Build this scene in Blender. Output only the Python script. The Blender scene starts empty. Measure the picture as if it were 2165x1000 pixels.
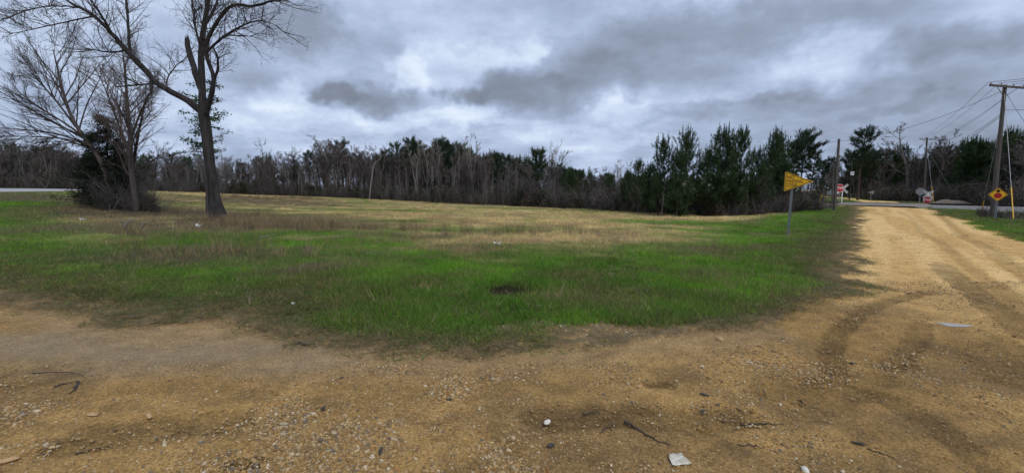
import bpy, math, random
import numpy as np
from mathutils import Vector

# ------------------------------------------------------------------ camera, sky, sun, exposure
SC = bpy.context.scene
COL = SC.collection
CH, PITCH, F = 1.65, math.radians(5.85), 950.0          # eye height, tilt, focal length in photo pixels
camd = bpy.data.cameras.new('camera'); cam = bpy.data.objects.new('camera', camd); COL.objects.link(cam)
camd.sensor_width = 36; camd.lens = 36 * F / 2165; camd.clip_start = 0.05; camd.clip_end = 8000
cam.location = (0, 0, CH); cam.rotation_euler = (math.pi / 2 - PITCH, 0, 0)
SC.camera = cam
SC.view_settings.view_transform = 'Standard'; SC.view_settings.look = 'None'
SC.view_settings.exposure = 0.25; SC.view_settings.gamma = 1.0
SC.cycles.use_adaptive_sampling = True; SC.cycles.adaptive_threshold = 0.03
SC.cycles.max_bounces = 3; SC.cycles.diffuse_bounces = 2; SC.cycles.glossy_bounces = 2
SC.cycles.transmission_bounces = 2; SC.cycles.transparent_max_bounces = 4
SUN_EL, SUN_AZ = math.radians(52), math.radians(150)     # azimuth clockwise from +Y: behind, to the right

def ray(px, py):
    u, v = (px - 1082.5) / F, (500 - py) / F
    cp, sp = math.cos(PITCH), math.sin(PITCH)
    return np.array([u, cp + v * sp, -sp + v * cp])

def at(px, py, Y):
    d = ray(px, py); return np.array([0, 0, CH]) + d * (Y / d[1])

def flat(px, py, z=0.0):
    d = ray(px, py); t = (z - CH) / d[2]; return np.array([d[0] * t, d[1] * t])

W = bpy.data.worlds.new('World'); SC.world = W; W.use_nodes = True

def build_world():
    nt = W.node_tree; N = nt.nodes; L = nt.links; N.clear()
    def math_(op, a, b=None, c=None, clamp=False):
        n = N.new('ShaderNodeMath'); n.operation = op; n.use_clamp = clamp
        for i, s in enumerate((a, b, c)):
            if s is None: continue
            if isinstance(s, (int, float)): n.inputs[i].default_value = s
            else: L.new(s, n.inputs[i])
        return n.outputs[0]
    def vmath(op, a, b):
        n = N.new('ShaderNodeVectorMath'); n.operation = op
        for i, s in enumerate((a, b)):
            if s is None: continue
            if isinstance(s, (tuple, list)): n.inputs[i].default_value = s
            else: L.new(s, n.inputs[i])
        return n.outputs['Value'] if op in ('LENGTH', 'DOT_PRODUCT') else n.outputs[0]
    def noise(vec, scale, detail, rough=0.55, dist=0.0):
        n = N.new('ShaderNodeTexNoise'); n.inputs['Scale'].default_value = scale; n.inputs['Detail'].default_value = detail
        n.inputs['Roughness'].default_value = rough; n.inputs['Distortion'].default_value = dist
        L.new(vec, n.inputs['Vector']); return n
    tc = N.new('ShaderNodeTexCoord'); d = tc.outputs['Generated']
    sep = N.new('ShaderNodeSeparateXYZ'); L.new(d, sep.inputs[0])
    zc = math_('ADD', math_('MAXIMUM', sep.outputs[2], 0.0), 0.22)
    cmb = N.new('ShaderNodeCombineXYZ')
    L.new(math_('DIVIDE', sep.outputs[0], zc), cmb.inputs[0]); L.new(math_('DIVIDE', sep.outputs[1], zc), cmb.inputs[1])
    P = vmath('ADD', cmb.outputs[0], (3.7, 1.2, 0.4))
    n1 = noise(P, 0.95, 3, 0.5, 0.2); n2 = noise(P, 2.2, 6, 0.62, 0.0)
    nw = noise(d, 7.0, 4, 0.62)
    dd = vmath('ADD', d, vmath('MULTIPLY', vmath('SUBTRACT', nw.outputs['Color'], (0.5, 0.5, 0.5)), (0.26, 0.26, 0.13)))
    # cloud banks: direction, half extents, weight (positive = thick dark cloud, negative = thin bright gap)
    banks = [((1440, 105), 0.26, 0.075, 0.14), ((1620, 40), 0.26, 0.05, 0.10), ((1130, 205), 0.17, 0.05, 0.20), ((1250, 165), 0.12, 0.05, 0.12), ((775, 212), 0.11, 0.032, 0.19), ((690, 200), 0.05, 0.02, 0.16), ((1985, 108), 0.10, 0.038, 0.18),
             ((985, 205), 0.05, 0.022, 0.16), ((640, 50), 0.09, 0.05, 0.20), ((540, 150), 0.06, 0.03, 0.06), ((1890, 235), 0.05, 0.015, 0.10), ((1660, 215), 0.05, 0.015, 0.10), ((1460, 235), 0.10, 0.02, 0.12),
             ((960, 140), 0.13, 0.045, -0.13), ((1100, 100), 0.05, 0.035, -0.16), ((600, 195), 0.08, 0.035, -0.16), ((870, 165), 0.06, 0.03, -0.14), ((900, 250), 0.24, 0.025, -0.13),
             ((1330, 240), 0.12, 0.025, -0.10), ((150, 160), 0.22, 0.14, -0.08), ((1790, 130), 0.08, 0.05, -0.10), ((500, 235), 0.10, 0.04, -0.10), ((1230, 290), 0.2, 0.02, -0.08), ((1740, 275), 0.30, 0.07, 0.12), ((2080, 240), 0.20, 0.12, 0.08)]
    dens = math_('ADD', math_('MULTIPLY', n1.outputs[0], 0.46), math_('MULTIPLY', n2.outputs[0], 0.52))
    for (px, py), wx, wz, w in banks:
        c = ray(px, py); c = c / np.linalg.norm(c)
        q = vmath('MULTIPLY', vmath('SUBTRACT', dd, tuple(c)), (1 / wx, 0.6 / wx, 1 / wz))
        l = vmath('LENGTH', q, None)
        mr = N.new('ShaderNodeMapRange'); mr.interpolation_type = 'SMOOTHERSTEP'
        L.new(l, mr.inputs[0]); mr.inputs[1].default_value = 1.35; mr.inputs[2].default_value = 0.35
        mr.inputs[3].default_value = 0; mr.inputs[4].default_value = w
        dens = math_('ADD', dens, mr.outputs[0])
    ramp = N.new('ShaderNodeValToRGB'); e = ramp.color_ramp
    L.new(dens, ramp.inputs[0])
    stops = [(0.27, (0.76, 0.85, 0.98)), (0.39, (0.485, 0.575, 0.745)), (0.50, (0.345, 0.422, 0.578)), (0.60, (0.272, 0.328, 0.442)), (0.73, (0.205, 0.242, 0.318)), (0.96, (0.155, 0.176, 0.222))]
    e.elements[0].position = stops[0][0]; e.elements[0].color = (*stops[0][1], 1)
    e.elements[1].position = stops[-1][0]; e.elements[1].color = (*stops[-1][1], 1)
    for p, c in stops[1:-1]:
        x = e.elements.new(p); x.color = (*c, 1)
    bg = N.new('ShaderNodeBackground'); L.new(ramp.outputs[0], bg.inputs[0]); bg.inputs[1].default_value = 1.0
    sky = N.new('ShaderNodeTexSky'); sky.sky_type = 'NISHITA'; sky.sun_disc = False
    sky.sun_elevation = SUN_EL; sky.sun_rotation = SUN_AZ; sky.dust_density = 2.0
    bs = N.new('ShaderNodeBackground'); L.new(sky.outputs[0], bs.inputs[0]); bs.inputs[1].default_value = 0.05
    cov = N.new('ShaderNodeMapRange'); L.new(dens, cov.inputs[0]); cov.inputs[1].default_value = 0.22; cov.inputs[2].default_value = 0.42
    cov.inputs[3].default_value = 0.75; cov.inputs[4].default_value = 1.0
    mx = N.new('ShaderNodeMixShader'); L.new(cov.outputs[0], mx.inputs[0]); L.new(bs.outputs[0], mx.inputs[1]); L.new(bg.outputs[0], mx.inputs[2])
    out = N.new('ShaderNodeOutputWorld'); L.new(mx.outputs[0], out.inputs[0])
build_world()
W.cycles.sampling_method = 'MANUAL'; W.cycles.sample_map_resolution = 512

sund = bpy.data.lights.new('sun', 'SUN'); sun = bpy.data.objects.new('sun', sund); COL.objects.link(sun)
sund.energy = 1.5; sund.angle = math.radians(18); sund.color = (1.0, 0.95, 0.87)
sdir = Vector((math.sin(SUN_AZ) * math.cos(SUN_EL), math.cos(SUN_AZ) * math.cos(SUN_EL), math.sin(SUN_EL)))
sun.rotation_euler = (-sdir).to_track_quat('-Z', 'Y').to_euler()
sun.location = (20, -30, 50)

# ------------------------------------------------------------------ noise, terrain, zones
def cross(a, b):
    return np.stack([a[..., 1] * b[..., 2] - a[..., 2] * b[..., 1], a[..., 2] * b[..., 0] - a[..., 0] * b[..., 2], a[..., 0] * b[..., 1] - a[..., 1] * b[..., 0]], -1)

def _hash(ix, iy, s):
    h = (ix.astype(np.int64) * 374761393 + iy.astype(np.int64) * 668265263 + s * 1442695041) & 0x7fffffff
    h = ((h ^ (h >> 13)) * 1274126177) & 0x7fffffff
    return ((h ^ (h >> 16)) & 0xffffff) / float(0xffffff)

def vnoise(x, y, s=0):
    ix, iy = np.floor(x), np.floor(y); fx, fy = x - ix, y - iy
    fx = fx * fx * (3 - 2 * fx); fy = fy * fy * (3 - 2 * fy)
    a, b = _hash(ix, iy, s), _hash(ix + 1, iy, s); c, d = _hash(ix, iy + 1, s), _hash(ix + 1, iy + 1, s)
    return (a * (1 - fx) + b * fx) * (1 - fy) + (c * (1 - fx) + d * fx) * fy

def fbm(x, y, s=0, o=4):
    x, y = np.asarray(x, float), np.asarray(y, float)
    t = 0; a = 0.5; n = 0
    for i in range(o):
        t = t + a * vnoise(x, y, s + i * 17); n += a; a *= 0.5; x = x * 2.03 + 11.3; y = y * 2.03 + 5.7
    return t / n

def sstep(a, b, x):
    t = np.clip((x - a) / (b - a), 0, 1); return t * t * (3 - 2 * t)

RX, RY = math.sin(math.radians(37.7)), math.cos(math.radians(37.7))   # the dirt road's heading
def roaddist(x, y): return x * RY - y * RX       # 0 = its left edge, 4.55 = its right edge
def roadalong(x, y): return x * RX + y * RY

TR0 = np.array([43.0, 50.0]); TRD = np.array([-54.0, 79.0]); TRD /= np.linalg.norm(TRD); TRN = np.array([-TRD[1], TRD[0]])
def trackpt(t, o=0.0): return TR0 + TRD * t + TRN * o

CTRL = []
def cw(x, y, z): CTRL.append((x, y, z))
def cp(px, py, Y):
    p = at(px, py, Y); CTRL.append((p[0], p[1], p[2]))
for x in (-9, -4.5, 0, 4.5, 9):
    for y in (-8, 0, 5): cw(x, y, 0)
for t in (10, 20, 30, 40, 52): 
    for o in (0.0, 4.6): cw(RX * t + RY * o, RY * t - RX * o, 0.0)
for x in (-40, -20, 20, 40): cw(x, -25, 0)
cp(1665, 505, 18); cp(1550, 462, 40); cp(1420, 455, 46); cp(1300, 447, 55); cp(1150, 439, 65); cp(1000, 433, 75); cp(850, 425, 85)
cp(700, 418, 92); cp(600, 415, 95); cp(500, 413, 95); cp(380, 413, 84); cp(460, 469, 24); cp(290, 451, 30); cp(220, 442, 31)
cp(900, 500, 16); cp(1200, 500, 16); cp(700, 460, 26); cp(1000, 465, 25); cp(1300, 470, 25); cp(0, 445, 27); cp(100, 432, 33); cp(0, 520, 12.5); cp(-250, 450, 25)
cp(160, 408, 46); cp(0, 410, 42); cp(-200, 412, 38); cp(60, 418, 38); cp(0, 404, 52); cp(160, 403, 56)
for t in (-60, -30, -12, 14, 30, 60, 100, 150): 
    p = trackpt(t); cw(p[0], p[1], (-0.6 if t < 0 else -0.05) if abs(t) > 8 else 0.0)
cp(1830, 424, 70); cp(1770, 418, 85); cp(1730, 415, 97); cp(1950, 431, 75); cp(2100, 431, 66); cp(2098, 470, 28); cp(2150, 490, 19); cp(2300, 470, 25)
for a in range(0, 360, 30):
    cw(300 * math.sin(math.radians(a)), 300 * math.cos(math.radians(a)), 1.0 if 300 < a or a < 60 else 0.3)
CTRL = np.array(CTRL)
def _phi(r2): return 0.5 * r2 * np.log(np.maximum(r2, 1e-9))
_n = len(CTRL)
_A = np.zeros((_n + 3, _n + 3)); _d = ((CTRL[:, None, :2] - CTRL[None, :, :2]) / 50.0); _r2 = (_d ** 2).sum(-1)
_A[:_n, :_n] = _phi(_r2) + np.eye(_n) * 2e-4; _A[:_n, _n] = 1; _A[:_n, _n + 1:] = CTRL[:, :2] / 50; _A[_n:, :_n] = _A[:_n, _n:].T
_w = np.linalg.solve(_A, np.concatenate([CTRL[:, 2], [0, 0, 0]]))
def terrain(x, y):
    x = np.asarray(x, float); y = np.asarray(y, float); sh = x.shape; x = x.ravel(); y = y.ravel()
    out = np.empty(x.size)
    for i in range(0, x.size, 40000):
        X, Y = x[i:i + 40000] / 50, y[i:i + 40000] / 50
        r2 = (X[:, None] - CTRL[None, :, 0] / 50) ** 2 + (Y[:, None] - CTRL[None, :, 1] / 50) ** 2
        out[i:i + 40000] = _phi(r2) @ _w[:_n] + _w[_n] + _w[_n + 1] * X + _w[_n + 2] * Y
    r = np.hypot(x, y); k = sstep(170, 330, r)
    out = np.clip(out, -2.5, 3.5) * (1 - k) + 0.8 * k
    return out.reshape(sh)
def tz(x, y): return float(terrain(np.array([x]), np.array([y]))[0])
def ground(px, py):
    z = 0.0
    for _ in range(12):
        p = flat(px, py, z); z = 0.5 * z + 0.5 * tz(*p)
    return np.array([p[0], p[1], tz(*p)])

# the grass edge of the dirt (photo pixels laid on flat ground), then the road's left edge
EDGE = [np.array([-60.0, 26.0]), np.array([-25.0, 13.5]), np.array([-13.0, 8.8])]
EDGE += [flat(*q) for q in [(0, 640), (180, 662), (280, 684), (470, 676), (560, 702), (640, 722), (760, 738), (900, 742), (1040, 740), (1160, 733), (1300, 728), (1420, 716), (1520, 700), (1620, 678), (1700, 655), (1760, 632), (1800, 608)]]
EDGE += [np.array([RX * t, RY * t]) for t in (10, 14, 20, 30, 43, 57)]
EDGE = np.array(EDGE)
POLY_L = np.vstack([EDGE, [[36, 400], [-400, 400], [-400, 60]]])
POLY_R = np.array([[RX * 58 + RY * 4.6, RY * 58 - RX * 4.6], [RX * 22 + RY * 4.6, RY * 22 - RX * 4.6], [17.0, 14.2], [18, 8], [40, -10], [400, -10], [400, 400], [60, 400]])
FAR_ROAD = np.array([[RX * 50 + RY * 2.3, RY * 50 - RX * 2.3]] + [list(at(*q)[:2]) for q in [(1885, 430, 58), (1835, 424, 70), (1780, 418, 85), (1735, 415, 97), (1690, 413, 112)]])

def inside(poly, x, y):
    r = np.zeros(x.shape, bool); n = len(poly)
    for i in range(n):
        x0, y0 = poly[i]; x1, y1 = poly[(i + 1) % n]
        if y0 == y1: continue
        c = ((y0 > y) != (y1 > y)) & (x < (x1 - x0) * (y - y0) / (y1 - y0) + x0); r ^= c
    return r

def polydist(line, x, y):
    m = np.full(x.shape, 1e9)
    for i in range(len(line) - 1):
        a, b = np.array(line[i][:2]), np.array(line[i + 1][:2]); d = b - a
        t = np.clip(((x - a[0]) * d[0] + (y - a[1]) * d[1]) / max(d @ d, 1e-9), 0, 1)
        m = np.minimum(m, np.hypot(x - a[0] - d[0] * t, y - a[1] - d[1] * t))
    return m

def is_dirt(x, y):
    x = np.asarray(x, float); y = np.asarray(y, float)
    r = np.hypot(x, y); a = np.clip(r / 8, 0.4, 1.6)
    qx = x + a * (0.65 * (fbm(x * 0.9, y * 0.9, 3, 3) - 0.5) + 0.62 * (fbm(x * 4.2, y * 4.2, 5, 3) - 0.5))
    qy = y + a * (0.65 * (fbm(x * 0.9, y * 0.9, 8, 3) - 0.5) + 0.62 * (fbm(x * 4.2, y * 4.2, 9, 3) - 0.5))
    return (~inside(POLY_L, qx, qy) & ~inside(POLY_R, qx, qy)) | (polydist(FAR_ROAD, qx, qy) < 2.4)

def ell(x, y, c, rx, ry, s=0, soft=0.5):
    d = np.hypot((x - c[0]) / rx, (y - c[1]) / ry) + 0.7 * (fbm(x / rx * 1.6, y / ry * 1.6, 31 + s, 3) - 0.5)
    return 1 - sstep(1 - soft, 1 + soft * 0.4, d)

def g2(px, py): return ground(px, py)[:2]
DARKPATCH = [(g2(1068, 616), 0.62, 0.62), (g2(1095, 657), 0.32, 0.26), (g2(1480, 588), .25, .25)]
GREENPATCH = [(g2(840, 448), 7.5, 3.0), (g2(640, 457), 5.0, 1.6), (g2(1050, 441), 7.0, 2.6), (g2(830, 470), 3.0, 1.0), (g2(1130, 455), 5, 1.2), (g2(1420, 475), 4, 1.4), (g2(560, 447), 4.0, 1.5)]
GREYPATCH = [(g2(715, 568), 1.5, 0.7), (g2(890, 548), 0.8, 0.5), (g2(1500, 528), 1.6, 0.9), (g2(620, 580), 1.1, 0.6), (g2(850, 505), 3.6, 1.6), (g2(1210, 510), 3.4, 1.4), (g2(1010, 530), 1.6, 0.7), (g2(1490, 588), 0.6, 0.4)]
TREE_AT = at(461, 469, 24); CLUSTER_AT = at(275, 450, 30)

def zones(x, y):
    """weights of the ground covers, each 0..1: tan straw, brown litter, dormant verge, bare spot, grey weeds"""
    x = np.asarray(x, float); y = np.asarray(y, float)
    n1 = fbm(x * 0.22, y * 0.34, 40, 4) - 0.5; n2 = fbm(x * 0.9, y * 1.1, 44, 3) - 0.5; n3 = fbm(x * 0.06, y * 0.1, 49, 3) - 0.5
    d = -roaddist(x, y) - 0.15 * 0
    side = sstep(3.0, 8.5, d + 5 * n1)
    ty = y + 0.25 * np.minimum(x + 6, 0)
    tan = sstep(12.0, 20.0, ty + 13 * n1 + 8 * n2) * side * sstep(-1.05, -0.85, x / np.maximum(y, 1) + 0.3 * n3)
    for c, rx, ry in GREENPATCH: tan = tan * (1 - 0.85 * ell(x, y, c, rx, ry, 3))
    stk = fbm(x * 0.10, y * 0.42, 52, 4) - .5; tan = tan * (1 - .75 * sstep(.04, .16, stk + .4 * n2)); tan = tan * (0.75 + 0.6 * sstep(-0.16, 0.10, n2 + n1 * .5)).clip(0, 1)
    lit = np.maximum(ell(x, y, at(410, 485, 19.5), 9.0, 4.6, 1, 0.7), ell(x, y, TREE_AT, 7.5, 5.5, 2, 0.7) * 0.95)
    lit = np.maximum(lit, ell(x, y, CLUSTER_AT, 8.5, 7, 4, 0.6)); lit = np.maximum(lit, 0.85 * ell(x, y, at(560, 432, 48), 10, 9, 5, .6))
    lit = np.maximum(lit, 0.8 * ell(x, y, at(430, 545, 10.8), 4.5, 1.6, 6, 0.8))
    lit = np.maximum(lit, .9 * ell(x, y, at(40, 417, 38), 16, 5.5, 8, .5))
    e = polydist(EDGE, x, y)
    verge = np.maximum(sstep(3.3, 0.6, e + 2.2 * n2) * sstep(-1.2, -3.2, x), sstep(2.8, 0.4, e + 2.5 * n2) * sstep(8.0, 10.5, roadalong(x, y)) * (x > 0))
    verge = np.maximum(verge, sstep(0.55, 0.1, e + 0.5 * n2))
    verge = np.maximum(verge, (roaddist(x, y) > 4) * (.45 + .5 * sstep(-0.1, 0.12, n2)))
    verge = np.maximum(verge, 0.35 * sstep(0.0, 0.2, n1 + 0.5 * n2) * (y < 13))
    bare = np.zeros(x.shape)
    for c, rx, ry in DARKPATCH: bare = np.maximum(bare, ell(x, y, c, rx, ry, 7, 0.4))
    grey = np.zeros(x.shape)
    for c, rx, ry in GREYPATCH: grey = np.maximum(grey, ell(x, y, c, rx, ry, 9, 0.8))
    gpit = ell(x, y, g2(1270, 700), 1.5, 0.42, 12, 0.5)
    return tan, lit, verge, bare, grey, gpit, n1, n2

def lerp(a, b, w): return a + (np.asarray(b) - a) * w[..., None]

# ------------------------------------------------------------------ materials
def mat(name, color=(0.5, 0.5, 0.5), rough=0.8, metal=0.0, spec=0.3, noise=None, bump=None, attr=None, stretch=(1, 1, 1), c2=None):
    """principled material; noise=(scale, amount) varies the colour towards c2, bump=(scale, strength, dist)"""
    m = bpy.data.materials.new(name); m.use_nodes = True; nt = m.node_tree; N, L = nt.nodes, nt.links
    b = N['Principled BSDF']; b.inputs['Roughness'].default_value = rough; b.inputs['Metallic'].default_value = metal
    b.inputs['Specular IOR Level'].default_value = spec; b.inputs['Base Color'].default_value = (*color, 1)
    tc = N.new('ShaderNodeTexCoord'); mp = N.new('ShaderNodeMapping'); mp.inputs['Scale'].default_value = stretch
    L.new(tc.outputs['Object'], mp.inputs[0])
    src = None
    if attr:
        a = N.new('ShaderNodeAttribute'); a.attribute_name = attr[0]; a.attribute_type = attr[1]; src = a.outputs['Color']
    if noise:
        n = N.new('ShaderNodeTexNoise'); n.inputs['Scale'].default_value = noise[0]; n.inputs['Detail'].default_value = 6; n.inputs['Roughness'].default_value = 0.65
        L.new(mp.outputs[0], n.inputs['Vector'])
        mr = N.new('ShaderNodeMapRange'); mr.inputs[1].default_value = 0.32; mr.inputs[2].default_value = 0.68; L.new(n.outputs[0], mr.inputs[0])
        mx = N.new('ShaderNodeMix'); mx.data_type = 'RGBA'
        sc_ = N.new('ShaderNodeMath'); sc_.operation = 'MULTIPLY'; sc_.inputs[1].default_value = noise[1]; L.new(mr.outputs[0], sc_.inputs[0]); L.new(sc_.outputs[0], mx.inputs[0])
        if src: L.new(src, mx.inputs[6])
        else: mx.inputs[6].default_value = (*color, 1)
        mx.inputs[7].default_value = (*(c2 or tuple(c * 0.4 for c in color)), 1); src = mx.outputs[2]
    if src: L.new(src, b.inputs['Base Color'])
    if bump:
        n = N.new('ShaderNodeTexNoise'); n.inputs['Scale'].default_value = bump[0]; n.inputs['Detail'].default_value = 8; n.inputs['Roughness'].default_value = 0.7
        L.new(mp.outputs[0], n.inputs['Vector']); bp = N.new('ShaderNodeBump'); bp.inputs['Strength'].default_value = bump[1]; bp.inputs['Distance'].default_value = bump[2]
        L.new(n.outputs[0], bp.inputs['Height']); L.new(bp.outputs[0], b.inputs['Normal'])
    return m

def leafmat(name, attr=True, color=(0.1, 0.1, 0.05), translucent=0.25, rough=0.6):
    """foliage: instancer tint times a per-blade brightness, a little light through the blade"""
    m = bpy.data.materials.new(name); m.use_nodes = True; nt = m.node_tree; N, L = nt.nodes, nt.links; N.clear()
    a = N.new('ShaderNodeAttribute'); a.attribute_name = 'tint'; a.attribute_type = 'INSTANCER'
    bv = N.new('ShaderNodeAttribute'); bv.attribute_name = 'bv'; bv.attribute_type = 'GEOMETRY'
    mx = N.new('ShaderNodeVectorMath'); mx.operation = 'MULTIPLY'
    if attr: L.new(a.outputs['Color'], mx.inputs[0])
    else: mx.inputs[0].default_value = color
    L.new(bv.outputs['Color'], mx.inputs[1])
    d = N.new('ShaderNodeBsdfPrincipled'); d.inputs['Roughness'].default_value = rough; d.inputs['Specular IOR Level'].default_value = 0.2
    t = N.new('ShaderNodeBsdfTranslucent'); L.new(mx.outputs[0], d.inputs['Base Color']); L.new(mx.outputs[0], t.inputs['Color'])
    s = N.new('ShaderNodeMixShader'); s.inputs[0].default_value = translucent
    L.new(d.outputs[0], s.inputs[1]); L.new(t.outputs[0], s.inputs[2])
    o = N.new('ShaderNodeOutputMaterial'); L.new(s.outputs[0], o.inputs[0])
    return m

def ground_material():
    m = bpy.data.materials.new('soil_and_sand'); m.use_nodes = True; nt = m.node_tree; N, L = nt.nodes, nt.links
    b = N['Principled BSDF']
    a = N.new('ShaderNodeAttribute'); a.attribute_name = 'albedo'; a.attribute_type = 'GEOMETRY'
    w = N.new('ShaderNodeAttribute'); w.attribute_name = 'wet'; w.attribute_type = 'GEOMETRY'
    tc = N.new('ShaderNodeTexCoord')
    def noise(s, det, r=0.6):
        n = N.new('ShaderNodeTexNoise'); n.inputs['Scale'].default_value = s; n.inputs['Detail'].default_value = det; n.inputs['Roughness'].default_value = r
        L.new(tc.outputs['Object'], n.inputs['Vector']); return n
    n1, n2 = noise(3.0, 8, 0.72), noise(42.0, 6, 0.75)
    v = N.new('ShaderNodeTexVoronoi'); v.inputs['Scale'].default_value = 70; L.new(tc.outputs['Object'], v.inputs['Vector'])
    def mr(s, lo, hi, f=0.3, t=0.7):
        q = N.new('ShaderNodeMapRange'); q.inputs[1].default_value = f; q.inputs[2].default_value = t; q.inputs[3].default_value = lo; q.inputs[4].default_value = hi
        L.new(s, q.inputs[0]); return q.outputs[0]
    def mul(p, q):
        k = N.new('ShaderNodeMath'); k.operation = 'MULTIPLY'; L.new(p, k.inputs[0]); L.new(q, k.inputs[1]); return k.outputs[0]
    f = mul(mul(mr(n1.outputs[0], 0.72, 1.25), mr(n2.outputs[0], 0.70, 1.30)), mr(v.outputs['Color'], 0.66, 1.40, 0.0, 1.0))
    sc_ = N.new('ShaderNodeVectorMath'); sc_.operation = 'SCALE'; L.new(a.outputs['Color'], sc_.inputs[0]); L.new(f, sc_.inputs['Scale'])
    L.new(sc_.outputs[0], b.inputs['Base Color'])
    L.new(mr(w.outputs['Fac'], 0.95, 0.66, 0, 1), b.inputs['Roughness']); L.new(mr(w.outputs['Fac'], 0.05, 0.18, 0, 1), b.inputs['Specular IOR Level'])
    add = N.new('ShaderNodeMath'); add.operation = 'MULTIPLY_ADD'; L.new(v.outputs['Distance'], add.inputs[0]); add.inputs[1].default_value = -0.5; L.new(n2.outputs[0], add.inputs[2])
    bp = N.new('ShaderNodeBump'); bp.inputs['Distance'].default_value = 0.02
    L.new(mr(w.outputs['Fac'], 0.55, 0.12, 0, 1), bp.inputs['Strength']); L.new(add.outputs[0], bp.inputs['Height']); L.new(bp.outputs[0], b.inputs['Normal'])
    return m

M = {}
M['ground'] = ground_material()
M['bark_dark'] = mat('dark_bark', (0.066, 0.060, 0.058), 0.9, noise=(3, 1.0), c2=(0.012, 0.010, 0.010), bump=(7, 1.0, 0.08), stretch=(2.2, 2.2, 0.35))
M['bark_grey'] = mat('grey_bark', (0.20, 0.178, 0.165), 0.9, noise=(5, 0.7), c2=(0.09, 0.078, 0.072), stretch=(2, 2, 0.6))
M['bark_brown'] = mat('brown_bark', (0.11, 0.092, 0.082), 0.9, noise=(5, 0.7), c2=(0.045, 0.038, 0.034), stretch=(2, 2, 0.6))
M['bark_black'] = mat('black_bark', (0.028, 0.024, 0.022), 0.9, noise=(5, 0.6), stretch=(2, 2, 0.6))
M['bark_pale'] = mat('pale_bark', (0.30, 0.28, 0.27), 0.85, noise=(4, 0.6), c2=(0.14, 0.125, 0.12), stretch=(1, 1, 0.5))
M['bark_pine'] = mat('pine_bark', (0.075, 0.052, 0.040), 0.9, noise=(6, 0.7), c2=(0.03, 0.023, 0.02), stretch=(2, 2, 0.8))
M['twig_grey'] = mat('grey_twigs', (0.165, 0.148, 0.140), 0.9, noise=(1.2, 0.6), c2=(0.09, 0.08, 0.076))
M['twig_red'] = mat('reddish_budding_twigs', (0.145, 0.108, 0.098), 0.9, noise=(1.5, 0.6), c2=(0.08, 0.062, 0.058))
M['twig_dark'] = mat('dark_twigs', (0.085, 0.072, 0.066), 0.9, noise=(1.5, 0.6))
M['twig_pale'] = mat('pale_budding_twigs', (0.36, 0.34, 0.27), 0.9, noise=(1.5, 0.5), c2=(0.15, 0.13, 0.11))
M['needle'] = leafmat('pine_needles', False, (0.052, 0.086, 0.034), 0.15)
M['needle_dark'] = leafmat('dark_pine_needles', False, (0.042, 0.070, 0.036), 0.15)
M['cedar'] = leafmat('cedar_foliage', False, (0.020, 0.030, 0.016), 0.1)
M['holly'] = leafmat('glossy_leaves', False, (0.055, 0.11, 0.030), 0.2, 0.4)
M['brush'] = leafmat('brush_leaves', True, translucent=0.15)
M['grass'] = leafmat('grass_blades', True, translucent=0.42)
M['pebble'] = mat('pebbles', rough=0.85, spec=0.12, attr=('tint', 'INSTANCER'), noise=(30, 0.35), c2=(0.12, 0.09, 0.06))
M['pole'] = mat('weathered_pole_wood', (0.125, 0.110, 0.100), 0.9, noise=(6, 0.7), c2=(0.055, 0.047, 0.043), bump=(14, 0.6, 0.02), stretch=(6, 6, 0.25))
M['galv'] = mat('galvanised_steel', (0.33, 0.35, 0.37), 0.5, 0.6, noise=(9, 0.4), c2=(0.2, 0.2, 0.2))
M['signback'] = mat('aluminium_sign_back', (0.30, 0.32, 0.34), 0.55, 0.3, noise=(4, 0.4), c2=(0.22, 0.22, 0.23))
M['yellow'] = mat('yellow_sign_sheeting', (0.86, 0.47, 0.022), 0.45, noise=(3, 0.12), c2=(0.60, 0.33, 0.03))
M['black'] = mat('black_sign_ink', (0.012, 0.012, 0.012), 0.5, noise=(9, 0.2))
M['red'] = mat('red_sign_sheeting', (0.42, 0.018, 0.03), 0.45, noise=(3, 0.3), c2=(0.32, 0.02, 0.03))
M['white'] = mat('white_paint', (0.74, 0.74, 0.73), 0.55, noise=(4, 0.3), c2=(0.5, 0.49, 0.46))
M['blue'] = mat('blue_sign_sheeting', (0.03, 0.09, 0.35), 0.5, noise=(4, 0.2))
M['yellowpl'] = mat('yellow_guy_marker', (0.72, 0.42, 0.03), 0.5, noise=(3, 0.35), c2=(0.5, 0.3, 0.05))
M['cable'] = mat('cable', (0.05, 0.05, 0.055), 0.6, noise=(2, 0.2))
M['ceramic'] = mat('insulator_glaze', (0.35, 0.36, 0.38), 0.25, noise=(3, 0.2))
M['ballast'] = mat('ballast_stone', (0.30, 0.295, 0.29), 0.95, noise=(14, 0.85), c2=(0.11, 0.105, 0.10), bump=(12, 1.0, 0.08))
M['rail'] = mat('rusty_rail', (0.055, 0.036, 0.028), 0.7, 0.4, noise=(5, 0.5))
M['tie'] = mat('creosote_timber', (0.045, 0.036, 0.03), 0.9, noise=(4, 0.5))
M['asphalt'] = mat('worn_asphalt', (0.155, 0.15, 0.145), 0.9, noise=(2.5, 0.7), c2=(0.30, 0.245, 0.16), bump=(40, 0.4, 0.01))
M['paved'] = mat('pale_worn_road_surface', (0.36, 0.36, 0.36), 0.9, noise=(1.2, 0.5), c2=(0.27, 0.27, 0.27))
M['stick'] = mat('wet_stick_bark', (0.065, 0.048, 0.034), 0.7, noise=(12, 0.6), bump=(40, 0.8, 0.004))
M['deadwood'] = mat('bleached_dead_wood', (0.26, 0.24, 0.22), 0.9, noise=(6, 0.6), c2=(0.1, 0.09, 0.08))
M['paper'] = mat('muddy_white_paper', (0.72, 0.70, 0.62), 0.8, noise=(22, 0.8), c2=(0.28, 0.22, 0.12))
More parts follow.
